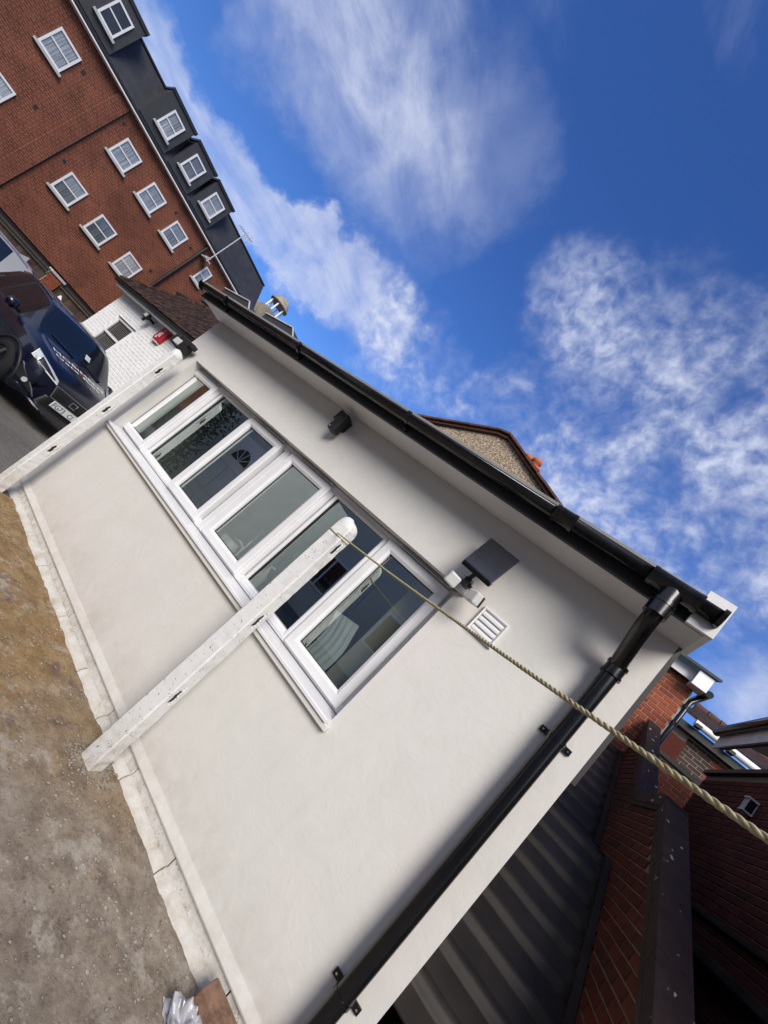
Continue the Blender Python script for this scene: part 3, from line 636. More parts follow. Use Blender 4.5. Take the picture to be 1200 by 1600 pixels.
# ------------------------------------------------------------------ concrete posts
def concrete_post(x0, x1, y0, y1, top, label, slots):
    T = thing('concrete_post', label, 'post', ((x0 + x1) / 2, (y0 + y1) / 2, 0), 'old concrete posts in front of the white wall')
    p = MB(); lv = 26; cols = []
    cuts = sorted(slots)
    def outline(z):
        jit = lambda k: .0022 * noise.noise(Vector((x0 * 3, z * 9, k))) + .0022 * noise.noise(Vector((z * 33, k, 2)))
        c = .008
        return [(x0 + jit(1), y0 + c + jit(2), z), (x0 + c, y0 + jit(3), z), (x1 - c, y0 + jit(4), z), (x1 + jit(5), y0 + c, z), (x1 + jit(6) * 2.2, y1 - c, z), (x1 - c, y1, z), (x0 + c, y1, z), (x0, y1 - c, z)]
    zs = [-.05 + (top - .06 + .05) * i / 60 for i in range(61)]
    for z in zs: p.v += [Vector(q) for q in outline(z)]
    # weathered rounded top
    for (sc_, dz) in ((.93, .022), (.80, .040), (.55, .053), (.2, .06)):
        cx, cy = (x0 + x1) / 2 - .006, (y0 + y1) / 2
        for q in outline(top - .06): p.v.append(Vector((cx + (q[0] - cx) * sc_, cy + (q[1] - cy) * sc_, top - .06 + dz + .012 * (q[0] < cx) + .006 * noise.noise(Vector((q[0] * 30, q[1] * 30, sc_ * 5))))))
    rows_ = len(zs) + 4
    for i in range(rows_ - 1):
        for k in range(8): p.f.append([i * 8 + k, i * 8 + (k + 1) % 8, (i + 1) * 8 + (k + 1) % 8, (i + 1) * 8 + k]); p.sm.append(i > len(zs) - 2)
    p.f.append([(rows_ - 1) * 8 + k for k in range(8)]); p.sm.append(True)
    p.build('shaft', M_POST, T)
    for zc in cuts:
        sl2 = MB(); xm = x1 + .0012; yc = y0 + .045
        pts = [(yc - .012, zc - .046), (yc + .010, zc - .036), (yc + .013, zc - .004), (yc + .006, zc + .008), (yc + .010, zc + .034), (yc - .002, zc + .042), (yc - .014, zc + .006), (yc - .009, zc - .012)]
        sl2.prism([(xm - .001, a, b_) for a, b_ in pts], (.002, 0, 0)); sl2.build('mortise', M_INK, T)
        lip = MB()
        for k in range(7):
            z = zc - .06 + k * .02; r_ = .004 + .003 * random.random()
            lip.lathe((x1 + .0005, yc + .018 + .004 * random.random(), z), [(0, -.012), (r_, -.004), (r_ * .8, .006), (0, .012)], 6)
        lip.build('paint_lip', M_POST, T)
    return T
concrete_post(-1.527, -1.412, 2.155, 2.262, 1.905, 'speckled white concrete post with rope tied near its top', (1.715, 1.11, .525))
concrete_post(-4.312, -4.222, 2.150, 2.252, 1.985, 'white painted concrete post at the far end of the wall beside the parked cars', (1.72, 1.135, .565))

# rope
A0, A1 = Vector((-1.45, 2.143, H + .225)), Vector((.195, .573, H + .139))
dirv = (A1 - A0); e1 = A0 + dirv * 1.16
RP = thing('rope', 'straw coloured twisted rope stretched from the speckled post across the downpipe', 'rope', tuple(A0))
d = (e1 - A0).normalized(); u = d.orthogonal().normalized(); v_ = d.cross(u); Ln = (e1 - A0).length; n = 900
for k in range(3):
    pts = []
    for i in range(n + 1):
        t_ = i / n * Ln; ph = 2 * math.pi * (t_ / .034) + k * 2.094
        sag = Vector((0, 0, -.012 * math.sin(math.pi * i / n))); wob = .0009 * noise.noise(Vector((t_ * 25, k * 9, 0)))
        pts.append(A0 + d * t_ + sag + (u * math.cos(ph) + v_ * math.sin(ph)) * (.0021 + wob * .6))
    MB().tube(pts, .00225, 7).build('strand', M_ROPE, RP)
lp = MB(); cx, cy = -1.4695, 2.2085; pts = []
for i in range(64):
    a = 2 * math.pi * i / 63; sq = 1 / max(abs(math.cos(a)) / .0625, abs(math.sin(a)) / .058)
    sq = min(sq, .074); pts.append((cx + sq * math.cos(a), cy + sq * math.sin(a), H + .222 + .006 * math.sin(a)))
lp.tube(pts, .0036, 7).build('loop', M_ROPE, RP)

# loose brick and crumpled bag
t = tag(MB().box(-.315, -.10, 2.225, 2.340, .015, .103).build('loose_brick', M_LOOSE, None, bev=.009, loc=(-.2, 2.28, 0)), 'chipped reddish brown brick lying against the foot of the wall', 'brick')
bag = MB(); nb = 26
for i in range(nb + 1):
    for k in range(nb):
        th = math.pi * .5 * i / nb; ph = 2 * math.pi * k / nb; dv = Vector((math.cos(ph) * math.sin(th), math.sin(ph) * math.sin(th), math.cos(th)))
        rr = 1 + .38 * noise.fractal(dv * 2.3 + Vector((3, 1, 0)), .7, 2, 4) + .16 * abs(noise.noise(dv * 7))
        bag.v.append(Vector((-.255, 2.150, -.004)) + Vector((dv.x * .105, dv.y * .066, dv.z * .088)) * rr)
for i in range(nb):
    for k in range(nb): bag.f.append([i * nb + k, i * nb + (k + 1) % nb, (i + 1) * nb + (k + 1) % nb, (i + 1) * nb + k]); bag.sm.append(i % 3 != 0)
tag(bag.build('plastic_bag', M_FOIL, None, loc=(-.26, 2.14, 0)), 'crumpled silvery grey plastic bag on the ground beside the loose brick', 'bag')

# things seen through the glass
TV = tag(box('television', M_INK, None, -2.66, -1.72, 3.6, 3.66, .95, 1.93, bev=.01, loc=(-2.2, 3.63, .95)), 'large black screen standing inside behind the fifth window light', 'television')
cu_ = MB(); n = 24
for i in range(n + 1):
    x = -1.30 + .20 * i / n; y = 2.655 + .0035 * math.sin(i * 1.15) + .003 * math.sin(i * .37)
    for k in range(9): z = 1.0 + .46 * k / 8; bow = .10 * math.sin(math.pi * k / 8 * .9) * (k / 8); cu_.v.append(Vector((x + bow * .6 - .06 * (k / 8) ** 2, y, z + (.04 * i / n if k == 8 else 0))))
for i in range(n):
    for k in range(8): a = i * 9 + k; cu_.f.append([a, a + 9, a + 10, a + 1]); cu_.sm.append(True)
c = cu_.build('curtain', M_CURTAIN, None, loc=(-1.2, 2.65, 1.0)); sm_ = c.modifiers.new('solid', 'SOLIDIFY'); sm_.thickness = .003
tag(c, 'pale sheer cloth hanging inside behind the right hand window light', 'curtain')
box('sill_board', M_WHITE, B, -4.2, -1.15, 2.645, 2.86, 1.02, 1.055)
K = thing('kettle', 'chrome and glass kettle on the inside sill behind the fourth window light', 'kettle', (-2.48, 2.75, 1.055))
MB().lathe((-2.48, 2.75, 1.055), [(0, 0), (.075, 0), (.078, .02), (.066, .12), (.05, .155), (0, .16)], 20).build('body', M_GREYP, K)
MB().tube([(-2.41, 2.75, 1.10), (-2.36, 2.75, 1.16), (-2.37, 2.75, 1.23), (-2.43, 2.75, 1.245), (-2.50, 2.75, 1.235)], .010, 8).build('handle', M_GREYP, K)
MB().lathe((-2.48, 2.75, 1.215), [(.05, 0), (.05, .012), (.012, .02), (.012, .035), (0, .036)], 16).build('lid', M_SATIN, K)
box('jug', M_GREYP, K, -2.60, -2.555, 2.72, 2.78, 1.055, 1.20, bev=.008)
Bt = thing('blue_brush', 'blue brush standing inside behind the fourth window light', 'brush', (-2.36, 2.75, 1.055))
MB().tube([(-2.366, 2.75, 1.055), (-2.362, 2.75, 1.33)], .007, 8).build('handle', M_WHITE, Bt)
MB().tube([(-2.362, 2.75, 1.33), (-2.372, 2.76, 1.45)], [.02, .024], 10).build('bristles', mat('blue_bristle', (.03, .07, .20), .7), Bt)
Sb = thing('soap_bottle', 'cream plastic bottle standing inside behind the fifth window light', 'bottle', (-2.03, 2.75, 1.055))
MB().lathe((-2.04, 2.75, 1.055), [(0, 0), (.04, 0), (.042, .02), (.042, .16), (.02, .20), (.02, .22), (0, .22)], 18).build('body', M_BEIGE, Sb)
MB().tube([(-2.04, 2.75, 1.27), (-2.04, 2.75, 1.31), (-2.0, 2.75, 1.315)], .010, 8).build('pump', M_WHITE, Sb)

# ------------------------------------------------------------------ white brick garage
YG = 4.70
GA = thing('white_garage', 'low garage of white painted brick with hipped brown tile roof', 'garage', (-10.4, 7, 0))
gxL, gxR = -2.752 * YG, -4.8
wx0, wx1, wz0, wz1 = -2.556 * YG, -2.338 * YG, H - .068 * YG, H + .123 * YG
def holed(x0, x1, zb, zt, y, d, hole):
    mb = MB(); a, b_, c, e = hole
    mb.box(x0, a, y, y + d, zb, zt); mb.box(b_, x1, y, y + d, zb, zt); mb.box(a, b_, y, y + d, zb, c); mb.box(a, b_, y, y + d, e, zt); return mb
holed(gxL, gxR, -.02, 2.72, YG, .22, (wx0, wx1, wz0, wz1)).build('wall', M_WBRICK, GA)
box('side_wall', M_WBRICK, GA, gxL + .002, gxL + .22, YG + .222, 8.4, -.02, 2.72)
bk = MB(); c = .006
for r_ in range(35):
    x = gxL - (.1125 if r_ % 2 else 0); z = r_ * .077
    while x < -8.2:
        a, b_ = max(x, gxL), x + .213; zt = z + .066
        if not (b_ > wx0 - .02 and a < wx1 + .02 and zt > wz0 - .05 and z < wz1 + .03):
            dd = .007 + random.uniform(-.002, .003)
            bk.add([(a, YG, z), (b_, YG, z), (b_, YG, zt), (a, YG, zt), (a + c, YG - dd, z + c), (b_ - c, YG - dd, z + c), (b_ - c, YG - dd, zt - c), (a + c, YG - dd, zt - c)], [(4, 5, 6, 7), (0, 1, 5, 4), (1, 2, 6, 5), (2, 3, 7, 6), (3, 0, 4, 7)])
        x += .2255
bk.build('bricks', M_WBRICK, GA, kind='stuff')
gw = MB(); ring(gw, wx0, wx1, wz0, wz1, .06, YG - .012, .08); xm = (wx0 + wx1) / 2
GW = gw.build('window', M_UPVC, GA)
zm = wz0 + (wz1 - wz0) * .50
box('transom', M_UPVC, GW, wx0 + .055, wx1 - .055, YG - .008, YG + .06, zm - .03, zm + .03)
box('head_drip', M_SATIN, GW, wx0 - .02, wx1 + .03, YG - .035, YG - .013, wz1 + .002, wz1 + .022)
box('pane', M_CARGLASS, GW, wx0 + .055, wx1 - .055, YG + .052, YG + .058, zm + .03, wz1 - .055); box('pane', M_CARGLASS, GW, wx0 + .055, wx1 - .055, YG + .052, YG + .058, wz0 + .055, zm - .03)
for i in range(9):
    for zb, zt in ((zm + .035, wz1 - .06), (wz0 + .06, zm - .035)):
        z = zb + (zt - zb) * (i + .5) / 9; bl = MB(); bl.prism([(wx0 + .058, YG + .020, z - .012), (wx0 + .058, YG + .045, z + .010), (wx0 + .058, YG + .045, z + .014), (wx0 + .058, YG + .020, z - .008)], (wx1 - wx0 - .116, 0, 0)); bl.build('blind_slat', M_NET, GW)
# garage eaves and roof
ye, ze, xe = 4.42, H + .247 * 4.42, -2.93 * 4.42
box('soffit', M_GREYP, GA, xe + .05, gxR, ye + .03, YG - .001, ze - .012, ze + .01)
box('fascia', M_GREYP, GA, xe + .02, gxR, ye + .006, ye + .028, ze - .02, ze + .13)
gt = MB(); prof2 = [(ye - .055 + .058 * math.cos(math.pi * i / 10), ze + .10 - .058 * math.sin(math.pi * i / 10)) for i in range(11)]
gt.prism([(xe - .05, a, b_) for a, b_ in prof2], (gxR - xe, 0, 0)); gt.build('gutter', M_SATIN, GA)
tl = MB(); pitch = .97; 
def tile(x, y, z, wd, ex, run):
    tl.add([(x + .003, y - .012, z - .012), (x + wd - .003, y - .012, z - .012), (x + wd - .003, y - .012, z + .006), (x + .003, y - .012, z + .006), (x + wd - .003, y + run, z + run * pitch + .002), (x + .003, y + run, z + run * pitch + .002)], [(0, 1, 2, 3), (3, 2, 4, 5)])
ub = MB(); yb = ye - .03; ub.add([(xe - .06, yb, ze + .14), (gxR, yb, ze + .14), (gxR, yb + 1.7, ze + .14 + 1.7 * pitch), (xe - .06 + 1.6, yb + 1.7, ze + .14 + 1.7 * pitch)], [(0, 1, 2, 3)])
ub.add([(xe - .06, yb, ze + .14), (xe - .06 + 1.6, yb + 1.7, ze + .14 + 1.7 * pitch), (xe - .06 + 1.6, 7.2, ze + .14 + 1.7 * pitch), (xe - .06, 8.9, ze + .14)], [(0, 1, 2, 3)])
ub.build('roof', M_TILE, GA)
for r_ in range(24):
    y = yb + r_ * .071; z = ze + .155 + r_ * .071 * pitch; x = xe - .05 + (y - yb) * .94 + (.08 if r_ % 2 else 0)
    while x < -7.6: tile(x, y + random.uniform(-.004, .004), z + random.uniform(-.006, .014), .165, .1, .085); x += .166
tl.build('roof_tiles', M_TILE, GA, kind='stuff')
hp = MB()
for i in range(9): a = i / 9; p = Vector((xe - .06 + 1.6 * a, yb + 1.7 * a, ze + .16 + 1.7 * a * pitch)); q = Vector((xe - .06 + 1.6 * (a + .118), yb + 1.7 * (a + .118), ze + .165 + 1.7 * (a + .118) * pitch)); hp.tube([p, q], [.075, .06], 10)
hp.build('hip_tiles', M_TILE, GA, kind='stuff')
fl = MB(); fl.prism([(-8.98, 4.36, ze + .06), (-8.32, 4.36, ze + .02), (-8.36, 4.75, H + .354 * 4.75 - .05), (-8.95, 4.80, H + .352 * 4.8)], (0, .02, .03)); fl.build('flashing', mat('lead_grey', (.035, .037, .045), .5), GA)
AL = thing('alarm_box', 'red alarm box with white chevrons under the garage gutter', 'alarm box', (-2.165 * 4.64, YG - .01, H + .95))
ax0, ax1, az0, az1 = -2.20 * 4.62, -2.128 * 4.62, H + .158 * 4.62, H + .243 * 4.62
ab = MB(); ab.prism([(ax0, YG - .01, az0 + .05), (ax0 + .05, YG - .01, az0), (ax1 - .02, YG - .01, az0), (ax1, YG - .01, az0 + .05), (ax1, YG - .01, az1), (ax0, YG - .01, az1)], (0, -.085, 0)); ab.build('cover', M_RED, AL, bev=.012)
box('base', M_BEIGE, AL, ax0 + .03, ax1 - .03, YG - .09, YG - .008, az0 - .03, az0 - .002, bev=.006)
mk = MB(); yy = YG - .0965
def stroke(p, q, wdt=.022):
    p, q = Vector((p[0], yy, p[1])), Vector((q[0], yy, q[1])); mk.beam(p, q, .003, wdt, up=(0, 0, 1)) if abs((q - p).normalized().z) < .95 else mk.box(p.x - wdt / 2, p.x + wdt / 2, yy - .0015, yy + .0015, min(p.z, q.z), max(p.z, q.z))
zc = (az0 + az1) / 2 - .02; xc = (ax0 + ax1) / 2
for dx_ in (-.035, .03):
    for sg in (-1, 1): mk.prism([(xc + dx_ - .045, yy, zc), (xc + dx_ - .015, yy, zc), (xc + dx_ + .02, yy, zc + sg * .07), (xc + dx_ - .01, yy, zc + sg * .07)], (0, .003, 0))
for dx_ in (-.05, .0): mk.box(xc + dx_, xc + dx_ + .02, yy, yy + .003, zc + .10, zc + .15)
mk.box(xc - .09, xc - .07, yy, yy + .003, zc - .13, zc - .06); mk.box(xc - .05, xc - .03, yy, yy + .003, zc - .12, zc - .09)
mk.build('chevron_mark', M_WHITE, AL)
FLG = thing('garage_floodlight', 'black floodlight hanging under the garage gutter above the window', 'light', (-2.37 * 4.6, YG, H + 1.1))
fx, fz = -2.345 * 4.6, H + .207 * 4.6
box('lamp', M_SATIN, FLG, fx - .09, fx + .09, 4.46, 4.54, fz - .03, fz + .11, bev=.01); box('lens', M_LAMP, FLG, fx - .07, fx + .07, 4.452, 4.459, fz + .0, fz + .09)
box('bracket', M_SATIN, FLG, fx - .03, fx + .03, 4.54, YG - .01, fz + .02, fz + .07)
MB().tube([(fx - .05, 4.52, fz - .1), (fx - .05, 4.52, fz - .03)], .03, 12).build('sensor', M_SATIN, FLG)

# tiled roof further back, behind the garage
T2 = thing('tiled_house', 'far tiled roof with white fascia showing between garage and white outbuilding', 'house', (-14.5, 9, 0))
box('wall', M_FARBRICK, T2, -16.4, -12.6, 7.25, 11.0, 0, 4.3)
box('fascia', M_WHITE, T2, -15.35, -12.5, 7.0, 7.04, 4.30, 4.42); box('gutter', M_SATIN, T2, -16.75, -12.5, 6.88, 6.99, 4.36, 4.47, bev=.02)
tl = MB()
for r_ in range(16):
    y = 6.95 + r_ * .16; z = 4.48 + r_ * .16 * .62; x = -16.7 + r_ * .13 + (.13 if r_ % 2 else 0)
    while x < -12.6: tl.add([(x, y, z - .02), (x + .25, y, z - .02), (x + .25, y, z + .02), (x, y, z + .02), (x + .25, y + .19, z + .13), (x, y + .19, z + .13)], [(0, 1, 2, 3), (3, 2, 4, 5)]); x += .26
tl.build('roof_tiles', M_TILE, T2, kind='stuff')

# ------------------------------------------------------------------ brick apartment block
AX = -26.0
AP = thing('apartment_block', 'tall red brick apartment block with dark mansard roof and dormers', 'building', (-31, 3, 0))
ye1 = 14.1
box('wall', M_FARBRICK, AP, -36, AX, -16, ye1, 2.02, H + .283 * 26)
box('base_wall', M_SATIN, AP, -36, AX - .06, -16, ye1 - .05, -.02, 2.018)  # black material stands in for deep shade along the building's foot
box('recess_shade', M_INK, AP, AX + .002, AX + .03, .1558 * 26, .1572 * 26, 2.03, H + .2765 * 26)  # black strip standing proud; the shade of a recess put into its colour
box('brick_strip', M_FARBRICK, AP, AX + .002, AX + .10, .1325 * 26, .155 * 26, 2.03, H + .2765 * 26)
ez = H + .283 * 26
box('eaves_board', M_WHITE, AP, AX + .004, AX + .30, -16, ye1, ez - .10, ez - .045)
box('gutter', M_SATIN, AP, AX + .172, AX + .33, -16, ye1 + .1, ez - .04, ez + .09, bev=.03)
mt = H + 9.40
ms = MB(); ms.hexa([(AX + .05, -16, ez + .002), (AX + .05, ye1, ez + .002), (-35.8, ye1, ez + .002), (-35.8, -16, ez + .002), (AX - .95, -16, mt), (AX - .95, ye1 - .5, mt), (-35, ye1 - .5, mt), (-35, -16, mt)]); ms.build('mansard', M_SLATE, AP)
box('mansard_edge', M_SATIN, AP, AX - .98, AX - .88, -16, ye1 - .5, mt + .002, mt + .07)
def apt_window(y0, y1, zb, zt, xf, sill=True, split=True, dark=False, wide=False):
    f = MB(); o_ = [(y0, zb), (y1, zb), (y1, zt), (y0, zt)]; t_ = .075
    for (a, b_, c_, e) in ((y0, y1, zb, zb + t_), (y0, y1, zt - t_, zt), (y0, y0 + t_, zb + t_, zt - t_), (y1 - t_, y1, zb + t_, zt - t_)): f.box(xf, xf + .06, a, b_, c_, e)
    ym = (zb + zt) / 2; f.box(xf, xf + .05, y0 + t_, y1 - t_, ym - .026, ym + .026)
    Wn = f.build('window', M_UPVC, AP)
    for (za, zb2) in ((zb + t_, ym - .026), (ym + .026, zt - t_)):
        a, b_ = y0 + t_, y1 - t_
        box('pane', M_CARGLASS if dark else M_FARGLASS, Wn, xf + .012, xf + .022, a, b_, za, zb2)
        if not dark:
            pass
    if sill: box('sill', M_TRIM, Wn, xf, xf + .13, y0 - .10, y1 + .10, zb - .10, zb - .002)
for (a, b_) in ((.052, .087), (.181, .215), (.246, .280), (.311, .345)): apt_window(a * 26, b_ * 26, H + .2105 * 26, H + .2505 * 26, AX + .004)
apt_window(.404 * 26, .424 * 26, H + .2155 * 26, H + .2545 * 26, AX + .004)
for (a, b_) in ((-.09, -.055), (.052, .0865), (.182, .215), (.246, .280), (.311, .345), (.404, .424)): apt_window(a * 26, b_ * 26, H + .100 * 26, H + .141 * 26, AX + .004)
for (yy_, zq) in ((.098, .243), (.105, .154), (.165, .257), (.168, .141), (.30, .256), (.355, .152), (.36, .245)): box('vent', M_INK, AP, AX + .002, AX + .012, yy_ * 26 - .06, yy_ * 26 + .06, H + zq * 26 - .07, H + zq * 26 + .07)
for (wa, wb, ta, tb) in ((.053, .083, .02, .095), (.181, .209, .160, .221), (.244, .273, .232, .286), (.307, .338, .295, .349), (-.07, -.04, -.10, -.02)):
    dm = MB(); dm.box(-28.2, AX - .02, ta * 26, tb * 26, H + .292 * 26, H + .3605 * 26)
    Dm = dm.build('dormer', M_CHAR, AP)
    box('dormer_cap', M_SATIN, Dm, -28.2, AX + .03, ta * 26 - .05, tb * 26 + .05, H + .3607 * 26, H + .366 * 26)
    apt_window(wa * 26, wb * 26, H + .308 * 26, H + .348 * 26, AX - .015, sill=True, dark=(wa < .06))
MB().tube([(AX + .10, .3755 * 26, ez - .05), (AX + .10, .3755 * 26, 2.0)], .075, 10).build('downpipe', M_SATIN, AP)
rl = MB(); rl.hexa([(AX - .42, 11.65, H + 7.85), (AX - .42, 12.7, H + 7.85), (AX - .47, 12.7, H + 7.85), (AX - .47, 11.65, H + 7.85), (AX - .56, 11.65, H + 8.5), (AX - .56, 12.7, H + 8.5), (AX - .61, 12.7, H + 8.5), (AX - .61, 11.65, H + 8.5)]); rl.build('rooflight', M_FARGLASS, AP)
M_STONED = mat('weathered_stone', (.25, .22, .175), .9, .2, setup=s_grain(12, .3, .25))
# cupola behind the roof end
CU = thing('cupola', 'small stone domed cupola on pale columns rising beyond the mansard roof', 'cupola', (-28, 15.75, 8))
cc = Vector((-28.0, 15.78, H + 9.30))
bs = MB(); bs.box(cc.x - .7, cc.x + .7, cc.y - .7, cc.y + .7, 6.0, cc.z - .02); bs.build('base', M_STONED, CU)
MB().lathe(cc + Vector((0, 0, .78)), [(.0, .0), (.74, 0), (.76, .09), (.66, .12), (.60, .34), (.42, .56), (.2, .68), (.05, .72), (.05, .86), (0, .88)], 20).build('dome', M_STONED, CU)
for i in range(6): a = i / 6 * 6.283 + .3; MB().tube([cc + Vector((.56 * math.cos(a), .56 * math.sin(a), -.03)), cc + Vector((.56 * math.cos(a), .56 * math.sin(a), .79))], .055, 10).build('column', M_WHITE, CU)
# lower wing with dormers, parallel to the white outbuilding
WG = thing('dormered_wing', 'low dark roofed wing with two white framed dormers above the gutter line', 'building', (-19.5, 13, 0))
box('wall', M_FARBRICK, WG, -24.6, -15.4, 11.15, 14.0, 0, 6.6)
rw = MB(); rw.hexa([(-24.7, 11.05, 6.6), (-15.3, 11.05, 6.6), (-15.3, 14, 6.6), (-24.7, 14, 6.6), (-24.7, 11.6, 7.55), (-16.4, 11.6, 7.55), (-16.4, 13.8, 7.55), (-24.7, 13.8, 7.55)]); rw.build('roof', M_SLATE, WG)
for (xa, xb, xt, wa, wb) in ((-23.9, -20.15, -21.35, -23.0, -21.55), (-19.65, -16.1, -17.35, -19.15, -17.65)):
    dm = MB(); dm.prism([(xa, 11.0, 7.0), (xb, 11.0, 7.0), (xt, 11.0, H + 6.40), (xa, 11.0, H + 6.32)], (0, 1.6, 0)); Dm = dm.build('dormer', M_SLATE, WG)
    ed = MB(); ed.beam((xa, 10.97, H + 6.34), (xt, 10.97, H + 6.42), .06, .05); ed.beam((xt, 10.97, H + 6.42), (xb, 10.97, 7.05), .06, .05); ed.build('roof_edge', M_TRIM, Dm)
    f = MB()
    for (a, b_, c_, e) in ((wa, wb, 7.36, 7.47), (wa, wb, 6.5, 6.6), (wa, wa + .1, 6.6, 7.36), (wb - .1, wb, 6.6, 7.36), ((wa + wb) / 2 - .05, (wa + wb) / 2 + .05, 6.6, 7.36)): f.box(a, b_, 10.93, 10.99, c_, e)
    Fw = f.build('window', M_UPVC, WG); box('pane', M_CARGLASS, Fw, wa + .1, wb - .1, 10.96, 10.98, 6.6, 7.36)
# aerial
AE = thing('television_aerial', 'thin metal television aerial on a pole at the brick block eaves', 'aerial', (-25.4, 10.05, 8.2))
MB().tube([(-25.4, 10.05, 8.15), (-25.4, 10.05, 11.05)], .03, 8).build('mast', M_TRIM, AE)
bm_ = MB(); bm_.tube([(-25.4, 9.55, 10.75), (-25.4, 10.55, 10.95)], .022, 6); bm_.build('boom', M_TRIM, AE)
for i in range(6): yq = 9.6 + i * .17; MB().tube([(-25.65, yq, 10.76 + i * .034), (-25.15, yq, 10.76 + i * .034)], .014, 6).build('element', M_TRIM, AE)
MB().tube([(-25.4, 10.35, 10.6), (-25.4, 10.35, 11.15)], .018, 6).build('reflector', M_TRIM, AE)
bkt = MB(); bkt.box(-25.99, -25.37, 10.02, 10.08, 8.35, 8.42); bkt.box(-25.99, -25.37, 9.85, 10.25, 8.2, 8.26); bkt.build('bracket', M_TRIM, AE)
# box fixtures low on the brick block
tag(box('flue_terminal', M_WHITE, None, -25.996, -25.6, 11.75, 12.15, 7.62, 8.0, bev=.03, loc=(-25.9, 11.9, 7.6)), 'white box fixture on the brick block just above the outbuilding gutter end', 'flue')

# ------------------------------------------------------------------ fence and pier
FX = -17.2
FE = thing('timber_fence', 'weathered grey brown close boarded fence along the foot of the brick block', 'fence', (FX, 4.5, 0))
def sx(v): return v * FX / -14
y = -3.0; PY0, PY1 = sx(3.844), sx(4.145); bmesh_cache = MB().box(-.012, .012, 0, .148, 0, 1.58).mesh('board'); bmesh_cache.materials.append(M_WOOD)
while y < 9.6:
    if not (PY0 - .14 < y < PY1): 
        o = new_obj('board', bmesh_cache, FE, (0, y - 4.5, 0)); o.rotation_euler = (0, 0, R(5)); o.location.z = random.uniform(-.01, .01)
    y += .14
for (zq, hh) in ((1.60, .05), (1.69, .06)): 
    for (ya, yb2) in ((-3, PY0 - .01), (PY1 + .01, 9.6)): box('rail', M_WOOD, FE, FX - .03, FX + .055, ya, yb2, zq, zq + hh)
PR = thing('brick_pier', 'short red brick pier with flat cap set in the timber fence', 'pier', (FX, (PY0 + PY1) / 2, 0))
box('core', M_MORTAR, PR, FX - .2, FX + .07, PY0 + .008, PY1 - .008, 0, 1.72)
brick_wall(PR, (FX + .07, PY0, .0), (0, 1, 0), PY1 - PY0, 23, M_BRICK, d=.012)
box('cap', M_TRIM, PR, FX - .24, FX + .12, PY0 - .05, PY1 + .05, 1.722, 1.80, bev=.01)

# ------------------------------------------------------------------ cars
def interp(tab, x):
    if x <= tab[0][0]: return tab[0][1]
    for (xa, a), (xb, b_) in zip(tab, tab[1:]):
        if x <= xb:
            t_ = (x - xa) / (xb - xa); t_ = t_ * t_ * (3 - 2 * t_) * .45 + t_ * .55; return a + (b_ - a) * t_
    return tab[-1][1]
TOP = [(-2.2, .92), (-2.14, 1.08), (-1.95, 1.33), (-1.6, 1.53), (-1.0, 1.595), (-.2, 1.61), (.35, 1.575), (.50, 1.53), (1.02, 1.13), (1.12, 1.085), (1.6, 1.02), (1.9, .95), (2.08, .86), (2.17, .74), (2.2, .62)]
BELT = [(-2.2, .90), (-2.1, .98), (-1.5, 1.03), (0, .985), (1.02, .985), (1.12, .97), (1.6, .93), (1.9, .86), (2.08, .78), (2.17, .69), (2.2, .58)]
WID = [(-2.2, .66), (-2.1, .80), (-1.8, .885), (-1.2, .915), (0, .92), (1.3, .915), (1.7, .89), (1.95, .82), (2.1, .72), (2.18, .60), (2.2, .56)]
ROOFW = [(-2.2, .55), (-1.8, .62), (-1.0, .66), (.3, .66), (.5, .68), (1.05, .76), (1.5, .74), (1.9, .66), (2.1, .55), (2.2, .45)]
SILL = [(-2.2, .42), (-2.0, .27), (-1.5, .22), (1.6, .22), (2.0, .24), (2.2, .30)]
def section(x, s):
    w_, be, tp, rw_, z0_ = interp(WID, x), interp(BELT, x), interp(TOP, x), interp(ROOFW, x), interp(SILL, x)
    zr = tp - .085 * min(1, (tp - be) / .45)
    P_ = [(w_ * .88, z0_), (w_ * .965, z0_ + .07), (w_ * .985, z0_ + .25), (w_ * 1.0, z0_ + (be - z0_) * .62), (w_ * .985, be - .05), (w_ * .955, be),
          (w_ * .93, be + min(.015, (tp - be) * .2))]
    a = P_[-1]; 
    for q in (.35, .7): P_.append((a[0] + (rw_ - a[0]) * q, a[1] + (zr - a[1]) * q))
    P_ += [(rw_, zr), (rw_ * .90, tp - .038 * min(1, (tp - be) / .45)), (rw_ * .62, tp - .012), (rw_ * .3, tp - .003), (0, tp)]
    return P_
